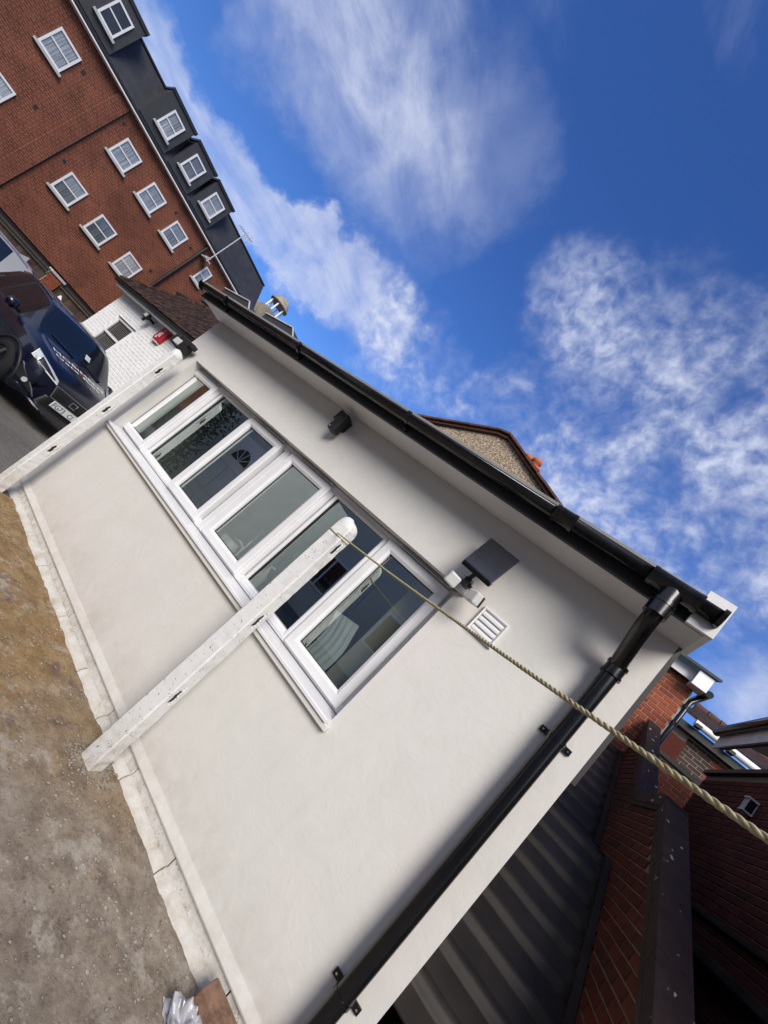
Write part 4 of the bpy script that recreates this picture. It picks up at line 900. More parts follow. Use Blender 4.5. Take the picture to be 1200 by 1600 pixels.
def make_car(name, label, cat, loc, yaw, sc, paint, front=False, rear=True, group=None):
    C = thing(name, label, cat, loc, group); C.rotation_euler = (0, 0, R(yaw)); LOC[C] = Vector((0, 0, 0))
    xs = [-2.2, -2.17, -2.12, -2.03, -1.95, -1.85, -1.75, -1.62, -1.5, -1.35, -1.22, -1.13, -.9, -.6, -.36, -.27, 0, .25, .4, .5, .6, .72, .85, .95, 1.02, 1.07, 1.12, 1.25, 1.4, 1.55, 1.7, 1.82, 1.92, 2.0, 2.06, 2.11, 2.15, 2.18, 2.2]
    nS = 14; grid = {}
    from collections import defaultdict
    parts = defaultdict(MB)
    def fx(x):
        if not front: return x
        return 1.05 + (x - 1.05) * .72 if x > 1.05 else (-.3 + (x + .3) * .5 if x < -.3 else x)
    allm = MB()
    def reg(i, j, side):
        xm = (xs[i] + xs[i + 1]) / 2
        if j >= 9 and .47 < xm < 1.03: return 'windscreen'
        if j >= 9 and -2.1 < xm < -1.75: return 'rear_screen'
        if 6 <= j <= 8 and (-1.62 if front else -1.13) < xm < .60:
            if -.36 < xm < -.27 or -1.22 < xm < -1.13: return 'pillar%d%d' % (side, xm < -.8)
            return 'side_window' if side < 0 else 'side_window2'
        return 'body'
    for side in (-1, 1):
        for i in range(len(xs) - 1):
            A_, B_ = section(xs[i], side), section(xs[i + 1], side)
            for j in range(nS - 1):
                q = [(fx(xs[i]), side * A_[j][0], A_[j][1]), (fx(xs[i + 1]), side * B_[j][0], B_[j][1]), (fx(xs[i + 1]), side * B_[j + 1][0], B_[j + 1][1]), (fx(xs[i]), side * A_[j + 1][0], A_[j + 1][1])]
                if side > 0: q = q[::-1]
                q = [Vector(v) * sc for v in q]
                allm.add(q, [(0, 1, 2, 3)]); parts[reg(i, j, side)].add(q, [(0, 1, 2, 3)], True)
        for i, rv in ((0, False), (len(xs) - 1, True)):
            A_ = section(xs[i], side); q = [Vector((fx(xs[i]), side * p[0], p[1])) * sc for p in A_] + [Vector((fx(xs[i]), 0, A_[0][1])) * sc]
            allm.add(q, [list(range(len(q)))]); parts['body'].add(q, [list(range(len(q)))])
    def fin(mb, nm, m_, par):
        me = mb.mesh(nm); bm = bmesh.new(); bm.from_mesh(me); bmesh.ops.remove_doubles(bm, verts=bm.verts, dist=.0005); bmesh.ops.recalc_face_normals(bm, faces=bm.faces); bm.to_mesh(me); bm.free()
        for p in me.polygons: p.use_smooth = len(p.vertices) < 6
        me.materials.append(m_); return new_obj(nm, me, par)
    body = fin(parts['body'], 'body', paint, C)
    for k_, nm in (('windscreen', 'windscreen'), ('rear_screen', 'rear_screen'), ('side_window', 'side_window'), ('side_window2', 'side_window')): fin(parts[k_], nm, M_CARGLASS, C)
    for k_ in [q for q in parts if q.startswith('pillar')]: fin(parts[k_], 'pillar', M_SATIN, C)
    bvh = BVHTree.FromPolygons([tuple(v) for v in allm.v], allm.f)
    def onfront(y, z, off=.006, d=(-1, 0, 0), org=3.0):
        h = bvh.ray_cast(Vector((org, y * sc, z * sc)), Vector(d))
        return (h[0] + h[1].normalized() * (off if h[1].x > 0 else -off)) if h[0] else Vector((2.15 * sc, y * sc, z * sc))
    def onside(x, z, off=.006, side=-1):
        h = bvh.ray_cast(Vector((fx(x) * sc, side * 3, z * sc)), Vector((0, -side, 0)))
        return Vector((fx(x) * sc, h[0].y + side * off, z * sc)) if h[0] else Vector((fx(x) * sc, side * .9 * sc, z * sc))
    def onside_r(x, z, off=.006, side=-1):
        h = bvh.ray_cast(Vector((x * sc, side * 3, z * sc)), Vector((0, -side, 0)))
        return Vector((x * sc, h[0].y + side * off, z * sc)) if h[0] else Vector((x * sc, side * .9 * sc, z * sc))
    def ontop(x, y, off=.004):
        h = bvh.ray_cast(Vector((fx(x) * sc, y * sc, 4)), Vector((0, 0, -1)))
        return Vector((fx(x) * sc, y * sc, h[0].z + off)) if h[0] else Vector((fx(x) * sc, y * sc, sc))
    def patch(nm, quad, m_, par, fn, off, n=8):
        mb = MB(); a, b_, c_, e = [Vector(q) for q in quad]
        for i in range(n + 1):
            for k in range(n + 1):
                u_, v2 = i / n, k / n; p = (a * (1 - u_) + b_ * u_) * (1 - v2) + (e * (1 - u_) + c_ * u_) * v2; mb.v.append(fn(p.x, p.y, off))
        for i in range(n):
            for k in range(n): q0 = i * (n + 1) + k; mb.f.append([q0, q0 + n + 1, q0 + n + 2, q0 + 1]); mb.sm.append(True)
        o_ = mb.build(nm, m_, par); so_ = o_.modifiers.new('solid', 'SOLIDIFY'); so_.thickness = .006; so_.offset = 0; return o_
    for (wx0_, wy) in ((1.38, -1), (1.38, 1), (-1.38, -1), (-1.38, 1)):
        wx = fx(wx0_); ix = wx0_
        yo = wy * .93
        MB().lathe((wx * sc, 0, .35 * sc), [(.30 * sc, wy * .70 * sc), (.335 * sc, wy * .715 * sc), (.35 * sc, wy * .80 * sc), (.345 * sc, wy * .91 * sc), (.30 * sc, wy * .945 * sc), (.24 * sc, wy * .935 * sc)], 28, 'y').build('tyre', M_TYRE, C)
        wl = MB().lathe((wx * sc, 0, .35 * sc), [(.24 * sc, wy * .93 * sc), (.235 * sc, wy * .90 * sc), (.05 * sc, wy * .915 * sc), (0, wy * .918 * sc)], 24, 'y').build('wheel', M_SATIN, C)
        for k_ in range(5):
            a = k_ * 1.2566; p0, p1 = Vector((math.cos(a) * .03, wy * .93, math.sin(a) * .03 + .35)) , Vector((math.cos(a) * .232, wy * .935, math.sin(a) * .232 + .35))
            MB().beam((p0 + Vector((wx, 0, 0))) * sc, (p1 + Vector((wx, 0, 0))) * sc, .05 * sc, .02 * sc, up=(0, 1, 0)).build('spoke', M_ALLOY, wl)
        ar = MB(); arc = []
        for k_ in range(21): a = math.pi * (-.08 + 1.16 * k_ / 20); arc.append((wx + .415 * math.cos(a), .35 + .415 * math.sin(a)))
        ar.tube([onside_r(px_, max(pz_, .24), -.004, wy) for px_, pz_ in arc], .030 * sc, 8); ar.build('wheel_arch', M_SATIN, C)
        well = MB(); well.v = []; ctr = Vector((wx * sc, wy * .905 * sc, .35 * sc)); pts = [onside_r(px_, max(pz_, .24), .003, wy) for px_, pz_ in arc]; 
        well.add([ctr] + pts, [(0, i, i + 1) for i in range(1, len(pts))]); well.build('wheel_well', M_INK, C)
    for sd_ in (-1, 1):
        mr_ = MB(); mr_.lathe((.62 * sc, sd_ * 1.03 * sc, 1.07 * sc), [(0, -.10 * sc), (.07 * sc, -.075 * sc), (.085 * sc, 0), (.07 * sc, .06 * sc), (0, .08 * sc)], 14, 'y'); mr_.box(.60 * sc, .66 * sc, min(sd_ * .88, sd_ * .98) * sc, max(sd_ * .88, sd_ * .98) * sc, 1.02 * sc, 1.06 * sc)
        mr_.build('mirror', paint, C)
        MB().tube([onside(-.95 + .25, .90, .012, sd_), onside(-.95 + .42, .90, .016, sd_)], .012 * sc, 6).build('door_handle', M_CHROME if front else paint, C)
        MB().tube([ontop(xq, sd_ * .62, .02 * sc) for xq in (-1.5, -1.2, -.8, -.4, 0, .3)], .014 * sc, 6).build('roof_rail', M_CHROME, C)
        gl = MB(); gl.tube([onside(xq, zq, .001, sd_) for xq, zq in ((.62, .3), (.62, .6), (.60, .93))], .004, 4); gl.tube([onside(xq, zq, .001, sd_) for xq, zq in ((-.32, .3), (-.32, .6), (-.32, .95))], .004, 4); gl.build('door_gap', M_INK, C)
    fn_ = MB(); fn_.prism([(fx(-1.55) * sc, -.012, 1.53 * sc), (fx(-1.55) * sc + .18, -.012, 1.56 * sc), (fx(-1.55) * sc + .02, -.012, 1.66 * sc)], (0, .024, 0)); fn_.build('aerial_fin', M_WHITE if front else paint, C)  # white on the navy car is a painted glint on its fin
    for sd_ in (-1, 1):   # tail lamps
        patch('tail_lamp', [(-2.16, .86, 0), (-1.88, .92, 0), (-1.86, 1.02, 0), (-2.10, .99, 0)], M_RED, C, lambda x, z, off, s2=sd_: onside(x, z, off, s2), .006)
    if front:
        for sd_ in (-1, 1):
            hl = patch('headlight', [(sd_ * .40, .70, 0), (sd_ * .84, .80, 0), (sd_ * .80, .915, 0), (sd_ * .42, .765, 0)], M_LAMP, C, onfront, .008)
            patch('lamp_inner', [(sd_ * .47, .725, 0), (sd_ * .77, .80, 0), (sd_ * .75, .87, 0), (sd_ * .48, .75, 0)], M_SATIN, hl, onfront, .014)
            lt = MB(); lt.tube([onfront(y_, z_, .018) for y_, z_ in ((sd_ * .42, .705), (sd_ * .60, .742), (sd_ * .83, .80), (sd_ * .80, .905))], .010, 6); lt.build('running_light', M_WHITE, hl)
            patch('fog_recess', [(sd_ * .50, .36, 0), (sd_ * .84, .44, 0), (sd_ * .82, .62, 0), (sd_ * .58, .42, 0)], M_INK, C, onfront, .007)
            fg = MB(); fg.tube([onfront(sd_ * .70, .47, .012), onfront(sd_ * .70, .47, .03)], .035, 10); fg.build('fog_lamp', M_LAMP, C)
            ch = MB(); ch.tube([onfront(y_, z_, .012) for y_, z_ in ((sd_ * .50, .35), (sd_ * .58, .43), (sd_ * .83, .64))], .010, 6); ch.build('trim', M_ALLOY, C)
            patch('bumper_lip', [(sd_ * .35, .27, 0), (sd_ * .78, .33, 0), (sd_ * .74, .375, 0), (sd_ * .42, .33, 0)], paint, C, onfront, .016)
        gr = patch('grille', [(-.34, .52, 0), (.34, .52, 0), (.40, .70, 0), (-.40, .70, 0)], M_INK, C, onfront, .008)
        ch = MB()
        for p_ in (((-.40, .70), (.40, .70)), ((-.34, .515), (.34, .515)), ((-.40, .70), (-.34, .515)), ((.40, .70), (.34, .515))):
            ch.tube([onfront(p_[0][0] + (p_[1][0] - p_[0][0]) * i / 8, p_[0][1] + (p_[1][1] - p_[0][1]) * i / 8, .012) for i in range(9)], .008, 6)
        ch.build('grille_trim', M_ALLOY, gr)
        for i in range(3): zq = .56 + i * .045; MB().tube([onfront(-.33 + .66 * k_ / 8, zq, .012) for k_ in range(9)], .006, 5).build('grille_bar', M_SATIN, gr)
        bd = MB(); pc = onfront(0, .615, .02)
        for (a, b_, c_, e) in ((-.06, .06, .035, .05), (-.06, .06, -.05, -.035), (-.06, -.04, -.035, .035), (.04, .06, -.005, .035)): bd.box(pc.x - .005, pc.x + .008, pc.y + a * sc, pc.y + b_ * sc, pc.z + c_ * sc, pc.z + e * sc)
        bd.build('badge', M_CHROME, C)
        patch('lower_intake', [(-.46, .28, 0), (.46, .28, 0), (.40, .50, 0), (-.40, .50, 0)], M_INK, C, onfront, .007)
        px0 = onfront(0, .46, .02).x + .012; pl = MB(); pl.box(px0, px0 + .008, -.26 * sc, .26 * sc, .40 * sc, .512 * sc); PL = pl.build('number_plate', M_PLATE, C, bev=.003)
        for wd_, y0_ in (('FG73', -.240), ('CJ', .045)): text_obj('plate_text', wd_, .118 * sc, M_INK, PL, lambda a, b_: Vector((px0 + .0095, y0_ * sc + a * .86, .414 * sc + b_ * .98)))
        for (txt, xr, size, ya_, yl_) in (('MOBIMENT', 1.50, .16, -.58, 1.12), ('Data', 1.66, .13, -.56, .46), ('Rec', 1.66, .13, -.02, .40)):
            vs, fs = text_verts(txt, size); wdt = max(v.x for v in vs)
            MB().add([ontop(xr - (v.y) * -1 * .0 - (0 - v.y) * -1.0 + .0, ya_ + v.x * yl_ / wdt, .006) for v in vs], fs).build('bonnet_lettering', M_WHITE, C)
        bl = MB()
        for sd_ in (-1, 1): bl.tube([ontop(xq, sd_ * yq, .004) for xq, yq in ((1.1, .66), (1.4, .60), (1.7, .53), (1.95, .46))], .006, 5)
        bl.build('bonnet_crease', paint, C)
        wp = MB(); wp.tube([ontop(1.06, -.1, .012), ontop(.98, -.55, .012)], .010, 5); wp.tube([ontop(1.06, .5, .012), ontop(.98, .05, .012)], .010, 5); wp.build('wiper', M_SATIN, C)
        sgn = patch('door_sign', [(-.30, .47, 0), (.34, .47, 0), (.34, .72, 0), (-.30, .72, 0)], M_WHITE, C, lambda x, z, off: onside(x, z, off, -1), .004)
        patch('sign_panel', [(.12, .47, 0), (.30, .47, 0), (.30, .60, 0), (.12, .60, 0)], M_RED, sgn, lambda x, z, off: onside(x, z, off, -1), .009)
        vs, fs = text_verts('S', .26); MB().add([onside(-.22 + v.x, .50 + v.y, .011, -1) for v in vs], fs).build('sign_letter', M_INK, sgn)
        patch('tax_disc', [(.80, .12, 0), (.88, .12, 0), (.88, .22, 0), (.80, .22, 0)], M_LAMP, C, lambda x, y_, off: ontop(x, y_, off), .003)
    return C
hd_ = 9; fc = Vector((-7.08, 3.36, 0)); hv = Vector((math.cos(R(hd_)), math.sin(R(hd_)), 0)); SCB = .90
make_car('blue_car', 'dark navy car with white bonnet lettering parked beside the white garage', 'car', tuple(fc - hv * 1.878 * SCB), hd_, SCB, M_NAVY, front=True, group='cars parked on the driveway')
make_car('silver_car', 'silver car parked side on just behind the navy car', 'car', (-13.0, 1.78, 0), -90, .92, M_SILVER, group='cars parked on the driveway')
make_car('maroon_car', 'dark maroon car half hidden between the silver car and the fence', 'car', (-15.3, 2.45, 0), -90, .92, M_MAROON, group='cars parked on the driveway')

# ------------------------------------------------------------------ pebble-dashed house behind
yd = 9.0
PD = thing('pebble_dash_house', 'pebble dashed gable with reddish tiled edge rising behind the gutter', 'house', (-4.8, 12, 0))
gpts = [(-.86 * yd, H + .500 * yd), (-.797 * yd, H + .536 * yd), (-.552 * yd, H + .640 * yd), (-.515 * yd, H + .643 * yd), (-.27 * yd, H + .536 * yd), (-.19 * yd, H + .50 * yd)]
gw_ = MB(); gw_.prism([(gpts[0][0], yd, 0), (gpts[-1][0], yd, 0)] + [(p[0], yd, p[1] - .04) for p in gpts[::-1]], (0, 6.5, 0)); gw_.build('gable_wall', M_DASH, PD)
for i in range(5):
    a, b_ = Vector((gpts[i][0], yd - .06, gpts[i][1])), Vector((gpts[i + 1][0], yd - .06, gpts[i + 1][1])); ln = (b_ - a).length; k = max(1, int(ln / .26)); dv = (b_ - a) / k
    for q in range(k):
        vt = MB(); j = random.uniform(-.006, .006); vt.beam(a + dv * q + Vector((0, 0, j)), a + dv * (q + .96) + Vector((0, 0, j + .006)), .24, .055); vt.build('verge_tile', M_VERGE, PD)
    uc = MB(); uc.beam(a + Vector((0, .03, -.075)), b_ + Vector((0, .03, -.075)), .14, .06); uc.build('undercloak', M_VERGE, PD)
rf = MB()
for i in range(5):
    a, b_ = gpts[i], gpts[i + 1]; rf.hexa([(a[0], yd, a[1] - .02), (b_[0], yd, b_[1] - .02), (b_[0], yd + 6.5, b_[1] - .02), (a[0], yd + 6.5, a[1] - .02), (a[0], yd, a[1] + .02), (b_[0], yd, b_[1] + .02), (b_[0], yd + 6.5, b_[1] + .02), (a[0], yd + 6.5, a[1] + .02)])
rf.build('roof', M_TILE, PD)
yc = 14.2
box('chimney', M_FARBRICK, PD, -.47 * yc, -.395 * yc, yc, yc + .7, H + 6, H + .600 * yc)
for (rx, rz, rr) in ((-.443, .637, .19), (-.4165, .640, .20), (-.404, .618, .16)):
    MB().lathe((rx * yc, yc + .3, H + .585 * yc), [(rr * 1.0, 0), (rr * .86, (rz - .585) * yc * .75), (rr * 1.1, (rz - .585) * yc * .78), (rr * 1.12, (rz - .585) * yc * .9), (rr * .95, (rz - .585) * yc), (rr * .7, (rz - .585) * yc), (rr * .6, .2)], 16).build('chimney_pot', M_POT, PD)

# ------------------------------------------------------------------ lean-to with raking parapet to the right
LT = thing('lean_to', 'lean-to with black ribbed roof sheets beside a dark raking brick parapet', 'lean-to', (.6, 5, 0))
def ribbed(y0, z0r, y1, z1r, step, xb):
    mb = MB(); L_ = math.hypot(y1 - y0, z1r - z0r); dy, dz = (y1 - y0) / L_, (z1r - z0r) / L_; ny_, nz_ = -dz, dy; prof = []
    t_ = 0
    while t_ < L_ - .02:
        for (u_, h_) in ((0, 0), (step * .52, 0), (step * .58, .012), (step * .67, .032), (step * .76, .038), (step * .85, .032), (step * .94, .012)):
            if t_ + u_ < L_: prof.append((y0 + dy * (t_ + u_) + ny_ * h_, z0r + dz * (t_ + u_) + nz_ * h_))
        t_ += step
    prof.append((y1, z1r)); n = len(prof); nxk = 10
    for k in range(nxk + 1):
        x = .0 + (xb - .0) * k / nxk
        for (a, b_) in prof: mb.v.append(Vector((x, a + .004 * noise.noise(Vector((x * 3, a * 4, 0))), H + b_ + .004 * noise.noise(Vector((x * 4, a * 3, 7))))))
    for k in range(nxk):
        for i in range(n - 1): mb.f.append([k * n + i, (k + 1) * n + i, (k + 1) * n + i + 1, k * n + i + 1]); mb.sm.append(i % 7 not in (0,))
    o_ = mb.build('roof_sheet', M_CORR, LT); so_ = o_.modifiers.new('solid', 'SOLIDIFY'); so_.thickness = .012
ribbed(2.86, -1.11, 4.90, .09, .265, 1.0)
ribbed(4.90, .092, 5.61, .118, .33, .985)
ribbed(5.60, .118, 7.95, 1.40, .30, .985)
lipm = MB()
for (a, b_) in (((1.0, 2.86, -1.10), (1.0, 4.90, .10)), ((1.0, 5.60, .13), (1.0, 7.95, 1.41))): lipm.beam(Vector(a) + Vector((-.025, 0, H + .02)), Vector(b_) + Vector((-.025, 0, H + .02)), .05, .03)
lipm.build('edge_flashing', M_CORR, LT)
XP = 1.012
def cz(y):                                  # underside of the coping along the parapet
    if y < 4.72: return H + .80 + .58 * (y - 4.675) - .115
    if y < 5.62: return H + .72
    return H + .848 + .54 * (y - 5.64) - .115
pw = MB(); prf = [(2.5, 0), (7.97, 0), (7.97, cz(7.97)), (5.64, cz(5.64)), (5.60, H + .72), (4.74, H + .72), (4.70, cz(4.70)), (2.5, max(.05, cz(2.5)))]
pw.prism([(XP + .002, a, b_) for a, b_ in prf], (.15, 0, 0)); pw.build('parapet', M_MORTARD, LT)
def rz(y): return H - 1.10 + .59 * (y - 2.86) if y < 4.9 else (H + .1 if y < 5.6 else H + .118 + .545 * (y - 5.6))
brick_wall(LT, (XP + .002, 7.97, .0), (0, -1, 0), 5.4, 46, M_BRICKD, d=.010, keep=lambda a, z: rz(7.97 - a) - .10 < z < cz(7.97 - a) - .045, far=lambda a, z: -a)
def coping(y0, y1, f, nm):
    n = max(1, int((y1 - y0) / .62)); 
    for i in range(n):
        ya, yb_ = y0 + (y1 - y0) * i / n + .003, y0 + (y1 - y0) * (i + 1) / n - .003
        mb = MB(); mb.hexa([(XP - .022, ya, f(ya)), (1.175, ya, f(ya)), (1.175, yb_, f(yb_)), (XP - .022, yb_, f(yb_)), (XP - .022, ya, f(ya) + .112), (1.175, ya, f(ya) + .112), (1.175, yb_, f(yb_) + .112), (XP - .022, yb_, f(yb_) + .112)]); mb.build('coping_stone', M_COPING, LT, bev=.006)
coping(2.52, 4.70, cz, 'a'); coping(4.71, 5.62, lambda y: H + .725, 'b'); coping(5.63, 7.96, cz, 'c')
mb = MB()
for (a, b_) in ((2.5, 4.70), (5.63, 7.96)): mb.beam((XP - .006, a, cz(a) - .022), (XP - .006, b_, cz(b_) - .022), .03, .040)
mb.beam((XP - .006, 4.72, H + .70), (XP - .006, 5.62, H + .70), .03, .04); mb.build('mortar_fillet', M_GREYMOSS, LT)

# ------------------------------------------------------------------ orange brick house end behind the lean-to
BH = thing('orange_brick_house', 'orange brick house end with white fascia box behind the outbuilding corner', 'house', (.4, 10, 0))
yb8 = 8.02; bx1 = 1.212
box('wall', M_MORTAR, BH, -1.2, bx1, yb8, 12, 0, H + 3.08)
brick_wall(BH, (.30, yb8, .02), (1, 0, 0), bx1 - .30, 61, M_BRICK, d=.010, far=lambda a, z: -z, limit=290)
box('fascia', M_WHITE, BH, -1.2, 1.09, yb8 - .12, yb8 - .09, H + 2.97, H + 3.16, bev=.004)
box('soffit', M_SATIN, BH, -1.2, 1.30, yb8 - .088, yb8 + .0, H + 2.985, H + 3.0)
box('eaves_box', M_WHITE, BH, 1.092, 1.305, yb8 - .26, yb8 + .02, H + 2.90, H + 3.15, bev=.004)
rf = MB(); rf.hexa([(-1.3, yb8 - .30, H + 3.165), (1.37, yb8 - .30, H + 3.165), (1.37, 12, H + 4.35), (-1.3, 12, H + 4.35), (-1.3, yb8 - .30, H + 3.205), (1.37, yb8 - .30, H + 3.205), (1.37, 12, H + 4.39), (-1.3, 12, H + 4.39)]); rf.build('roof', M_SLATE, BH)
MB().tube([(1.36, yb8 - .2, H + 2.94), (1.36, 11.5, H + 2.94)], .055, 12).build('gutter', M_BLACK, BH)
dn = MB(); dn.tube([(1.33, yb8 + .05, H + 2.93), (1.31, yb8 + .02, H + 2.82), (1.265, yb8 - .01, H + 2.72), (1.262, yb8 - .01, .2)], .037, 12); Dn = dn.build('downpipe', M_BLACK, BH)
for zq in (2.62, 2.3): MB().tube([(1.262, yb8 - .01, H + zq - .03), (1.262, yb8 - .01, H + zq + .03)], .046, 12).build('pipe_collar', M_BLACK, Dn)
box('corner_strip', M_WHITE, BH, 1.2135, 1.222, yb8 - .004, yb8 + .02, H + 1.9, H + 2.86)

# house with white gutter
WH = thing('white_gutter_house', 'brick house with white gutter and a patch of darker bricks between dark walls', 'house', (2.6, 12, 0))
yh = 10.15
box('wall', M_MORTAR, WH, 1.30, 3.4, yh, 14, 0, H + 2.95)
def hm(a, z):
    xq = 1.9 + a; zq = z + 1.6
    return M_BRICKG if (xq < 2.27 and zq > 3.85 + (xq - 1.9) * .3) or (2.2 < xq < 2.32 and zq < 4.25) else M_BRICK  # darker bricks towards the upper left and in one lower strip
brick_wall(WH, (1.9, yh, 1.6), (1, 0, 0), 1.1, 38, M_BRICK, d=.010, matf=hm, far=lambda a, z: -z, limit=240)
gt = MB(); gt.tube([(1.79, yh - .26, H + 3.12), (2.92, yh - .26, H + 3.12)], .062, 12); WG2 = gt.build('gutter', M_WHITE, WH)
for xq in (1.86, 2.42): box('bracket', M_SATIN, WG2, xq - .05, xq + .05, yh - .34, yh - .18, H + 3.05, H + 3.11)
box('eaves', M_SATIN, WH, 1.3, 3.4, yh - .2, yh - .002, H + 2.90, H + 3.04)
rf = MB(); rf.hexa([(1.55, yh - .25, H + 3.17), (3.6, yh - .25, H + 3.17), (3.6, 12.3, H + 4.12), (2.1, 12.3, H + 4.12), (1.55, yh - .25, H + 3.22), (3.6, yh - .25, H + 3.22), (3.6, 12.3, H + 4.20), (2.1, 12.3, H + 4.20)]); rf.build('roof', M_TILE, WH)
rg = MB()
for i in range(6): rg.tube([(2.05 + i * .26, 12.3, H + 4.20), (2.30 + i * .26, 12.3, H + 4.20)], [.10, .085], 10)
rg.build('ridge_tiles', M_VERGE, WH, kind='stuff')
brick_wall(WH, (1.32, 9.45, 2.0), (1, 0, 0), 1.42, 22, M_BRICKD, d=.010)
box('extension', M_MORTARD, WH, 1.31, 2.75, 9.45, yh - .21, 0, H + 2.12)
box('extension_roof', M_SATIN, WH, 1.30, 2.80, 9.40, yh - .205, H + 2.122, H + 2.19)
box('dark_gable', M_BRICKD, WH, 1.30, 1.90, yh - .17, yh - .012, 0, H + 2.72)
# near right house
RH = thing('dark_brick_house', 'dark red brick house side with lantern and deep black eaves at right', 'house', (4.4, 5.2, 0))
xh = 1.88
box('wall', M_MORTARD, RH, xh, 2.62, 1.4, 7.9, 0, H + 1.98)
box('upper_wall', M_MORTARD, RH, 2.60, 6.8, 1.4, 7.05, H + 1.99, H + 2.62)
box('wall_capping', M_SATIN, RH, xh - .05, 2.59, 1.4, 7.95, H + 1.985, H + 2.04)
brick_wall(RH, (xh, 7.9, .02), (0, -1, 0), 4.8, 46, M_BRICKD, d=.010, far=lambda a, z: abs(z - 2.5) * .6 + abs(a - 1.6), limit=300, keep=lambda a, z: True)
box('eaves_soffit', M_SATIN, RH, 1.79, xh - .002, 2.4, 8.0, H + 2.44, H + 2.46)
box('fascia', M_DIRTYW, RH, 1.765, 1.788, 2.4, 8.0, H + 2.37, H + 2.58)
MB().tube([(1.71, 2.4, H + 2.60), (1.71, 8.0, H + 2.60)], .055, 12).build('gutter', M_BLACK, RH)
rf = MB(); rf.hexa([(1.70, 2.3, H + 2.64), (6.9, 2.3, H + 3.9), (6.9, 8.05, H + 3.9), (1.70, 8.05, H + 2.64), (1.70, 2.3, H + 2.70), (6.9, 2.3, H + 3.96), (6.9, 8.05, H + 3.96), (1.70, 8.05, H + 2.70)]); rf.build('roof', M_SLATE, RH)
box('string_course', M_GREYMOSS, RH, xh - .045, xh - .012, 3.1, 6.2, 1.955, 2.0, bev=.008)
box('ledge', M_GREYMOSS, RH, xh - .13, xh - .012, 3.1, 5.7, 1.665, 1.735, bev=.01)
LN = thing('wall_lantern', 'small grey glazed lantern on the dark brick house wall', 'lantern', (xh, 6.05, H + 1.5))
ly, lz, q_ = 6.02, H + 1.545, .68
def lbox(nm, m_, x0, x1, a, b_, c_, e, bev=0): box(nm, m_, LN, xh - x0 * q_, xh - x1 * q_, ly + a * q_, ly + b_ * q_, lz + c_ * q_, lz + e * q_, bev)
for (a, b_) in ((-.07, -.055), (.055, .07), (-.008, .008)): lbox('bar', M_GREYP, .15, .135, a, b_, -.10, .08)
lbox('roof', M_GREYP, .17, .02, -.085, .085, .081, .115, .008); lbox('base', M_GREYP, .16, .02, -.08, .08, -.125, -.101, .004)
lbox('pane', M_CARGLASS, .134, .04, -.062, .062, -.10, .08); lbox('back_plate', M_GREYP, .039, .017, -.05, .05, -.11, .09)

# ------------------------------------------------------------------ across the yard, behind the viewer (seen only as reflections)
OH = thing('porch_house', 'low rendered porch house across the yard with a white panelled door', 'house', (-6.9, -1.4, 0))
ydr = -.22
box('wall', M_INNER, OH, -8.4, -5.2, -2.6, ydr - .03, 0, 2.75)
dw0, dw1 = -6.50, -5.74
box('door_frame', M_WHITE, OH, dw0 - .08, dw1 + .08, ydr - .029, ydr - .004, .03, 2.27)
DR = box('door', M_WHITE, OH, dw0, dw1, ydr - .003, ydr + .02, .06, 2.16)
for (a, b_, c_, e) in ((.06, .33, 1.05, 1.60), (.43, .70, 1.05, 1.60), (.06, .33, .25, .86), (.43, .70, .25, .86)):
    rg = MB()
    for (x0, x1, zb, zt) in ((a, b_, c_, c_ + .03), (a, b_, e - .03, e), (a, a + .03, c_ + .03, e - .03), (b_ - .03, b_, c_ + .03, e - .03)): rg.box(dw0 + x0, dw0 + x1, ydr + .021, ydr + .035, zb, zt)
    rg.build('panel_moulding', M_WHITE, DR)
    gv = MB()
    for (x0, x1, zb, zt) in ((a - .018, b_ + .018, c_ - .018, c_ - .002), (a - .018, b_ + .018, e + .002, e + .018), (a - .018, a - .002, c_, e), (b_ + .002, b_ + .018, c_, e)): gv.box(dw0 + x0, dw0 + x1, ydr + .0205, ydr + .024, zb, zt)
    gv.build('groove_shade', M_GREYP, DR)  # raised grey strips; shade of the panel grooves put into their colour
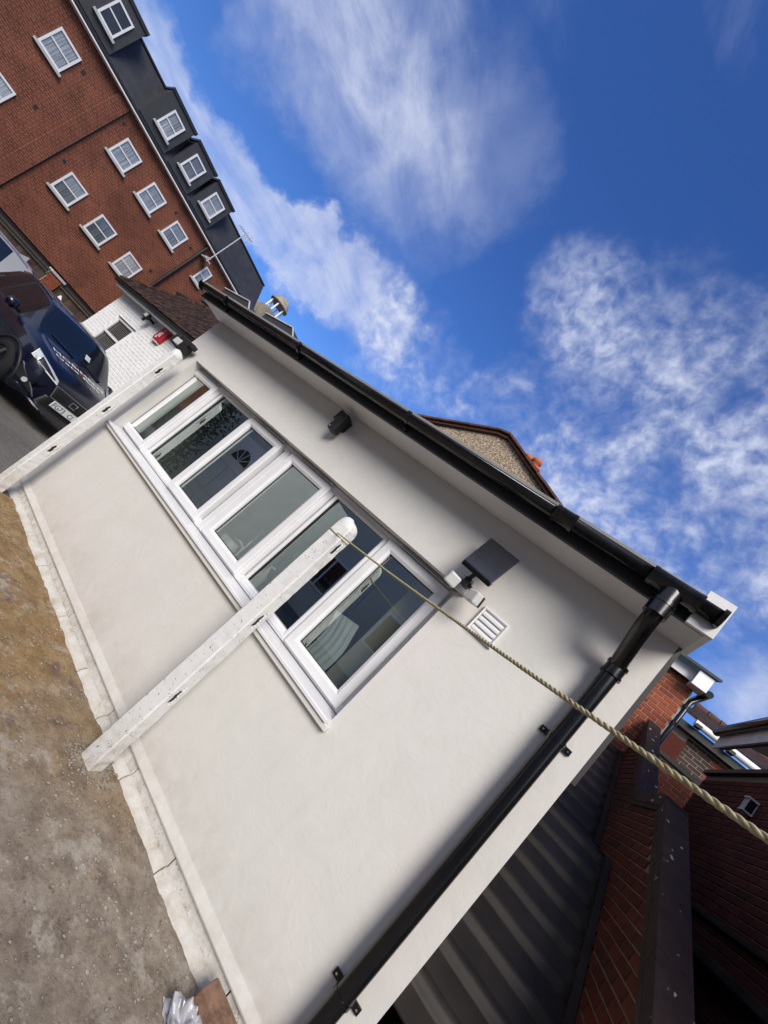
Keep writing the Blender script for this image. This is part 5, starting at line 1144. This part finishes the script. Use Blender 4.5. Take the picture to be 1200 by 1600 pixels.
fc_ = Vector(((dw0 + dw1) / 2, ydr + .022, 1.78)); fan = MB(); pts = [fc_ + Vector((.28 * math.cos(a), 0, .28 * math.sin(a))) for a in [math.pi * i / 20 for i in range(21)]]; fan.prism(pts, (0, .004, 0)); fan.build('fanlight', M_INK, DR)
fr_ = MB(); fr_.tube([q + Vector((0, .006, 0)) for q in pts], .022, 6)
for i in range(1, 5): a = math.pi * i / 5; fr_.beam(fc_ + Vector((0, .008, 0)), fc_ + Vector((.28 * math.cos(a), .008, .28 * math.sin(a))), .012, .014, up=(0, 1, 0))
fr_.box(fc_.x - .30, fc_.x + .30, ydr + .02, ydr + .04, 1.745, 1.785); fr_.build('fanlight_bars', M_WHITE, DR)
CP = thing('climbing_shrub', 'tall dark green shrub growing beside the white panelled door', 'shrub', (-7.05, .1, 0))
lf = MB()
for k in range(1400):
    p = Vector((-7.05 + random.gauss(0, .17), .02 + abs(random.gauss(0, .10)), random.uniform(.1, 2.45))); a = Vector((random.uniform(-1, 1), random.uniform(-1, 1), random.uniform(-1, 1))).normalized() * .045; b_ = a.orthogonal().normalized() * .022
    lf.add([p - a, p + b_, p + a, p - b_], [(0, 1, 2, 3)])
lf.build('foliage', M_LEAF, CP, kind='stuff'); MB().tube([(-7.05, .05, 0), (-7.03, .06, 1.1), (-7.08, .05, 2.2)], [.03, .02, .008], 8).build('stem', M_WOOD, CP)

TR = thing('terrace_row', 'long cream rendered terrace across the yard behind the viewer', 'house', (-2, -9, 0))
box('wall', M_BEIGE, TR, -14, 9, -13.0, -8.0, 0, 5.2)
rf = MB(); rf.hexa([(-14.2, -7.8, 5.2), (9.2, -7.8, 5.2), (9.2, -13.2, 5.2), (-14.2, -13.2, 5.2), (-14.2, -10.4, 7.0), (9.2, -10.4, 7.0), (9.2, -10.6, 7.0), (-14.2, -10.6, 7.0)]); rf.build('roof', M_SLATE, TR)
for xq in (-12, -8.6, -5.2, -1.8, 1.6, 5.0):
    Wt = box('window', M_UPVC, TR, xq, xq + 1.3, -8.0 + .001, -7.94, 1.0, 2.3); box('pane', M_CARGLASS, Wt, xq + .08, xq + .61, -7.939, -7.93, 1.08, 2.22); box('pane', M_CARGLASS, Wt, xq + .69, xq + 1.22, -7.939, -7.93, 1.08, 2.22)
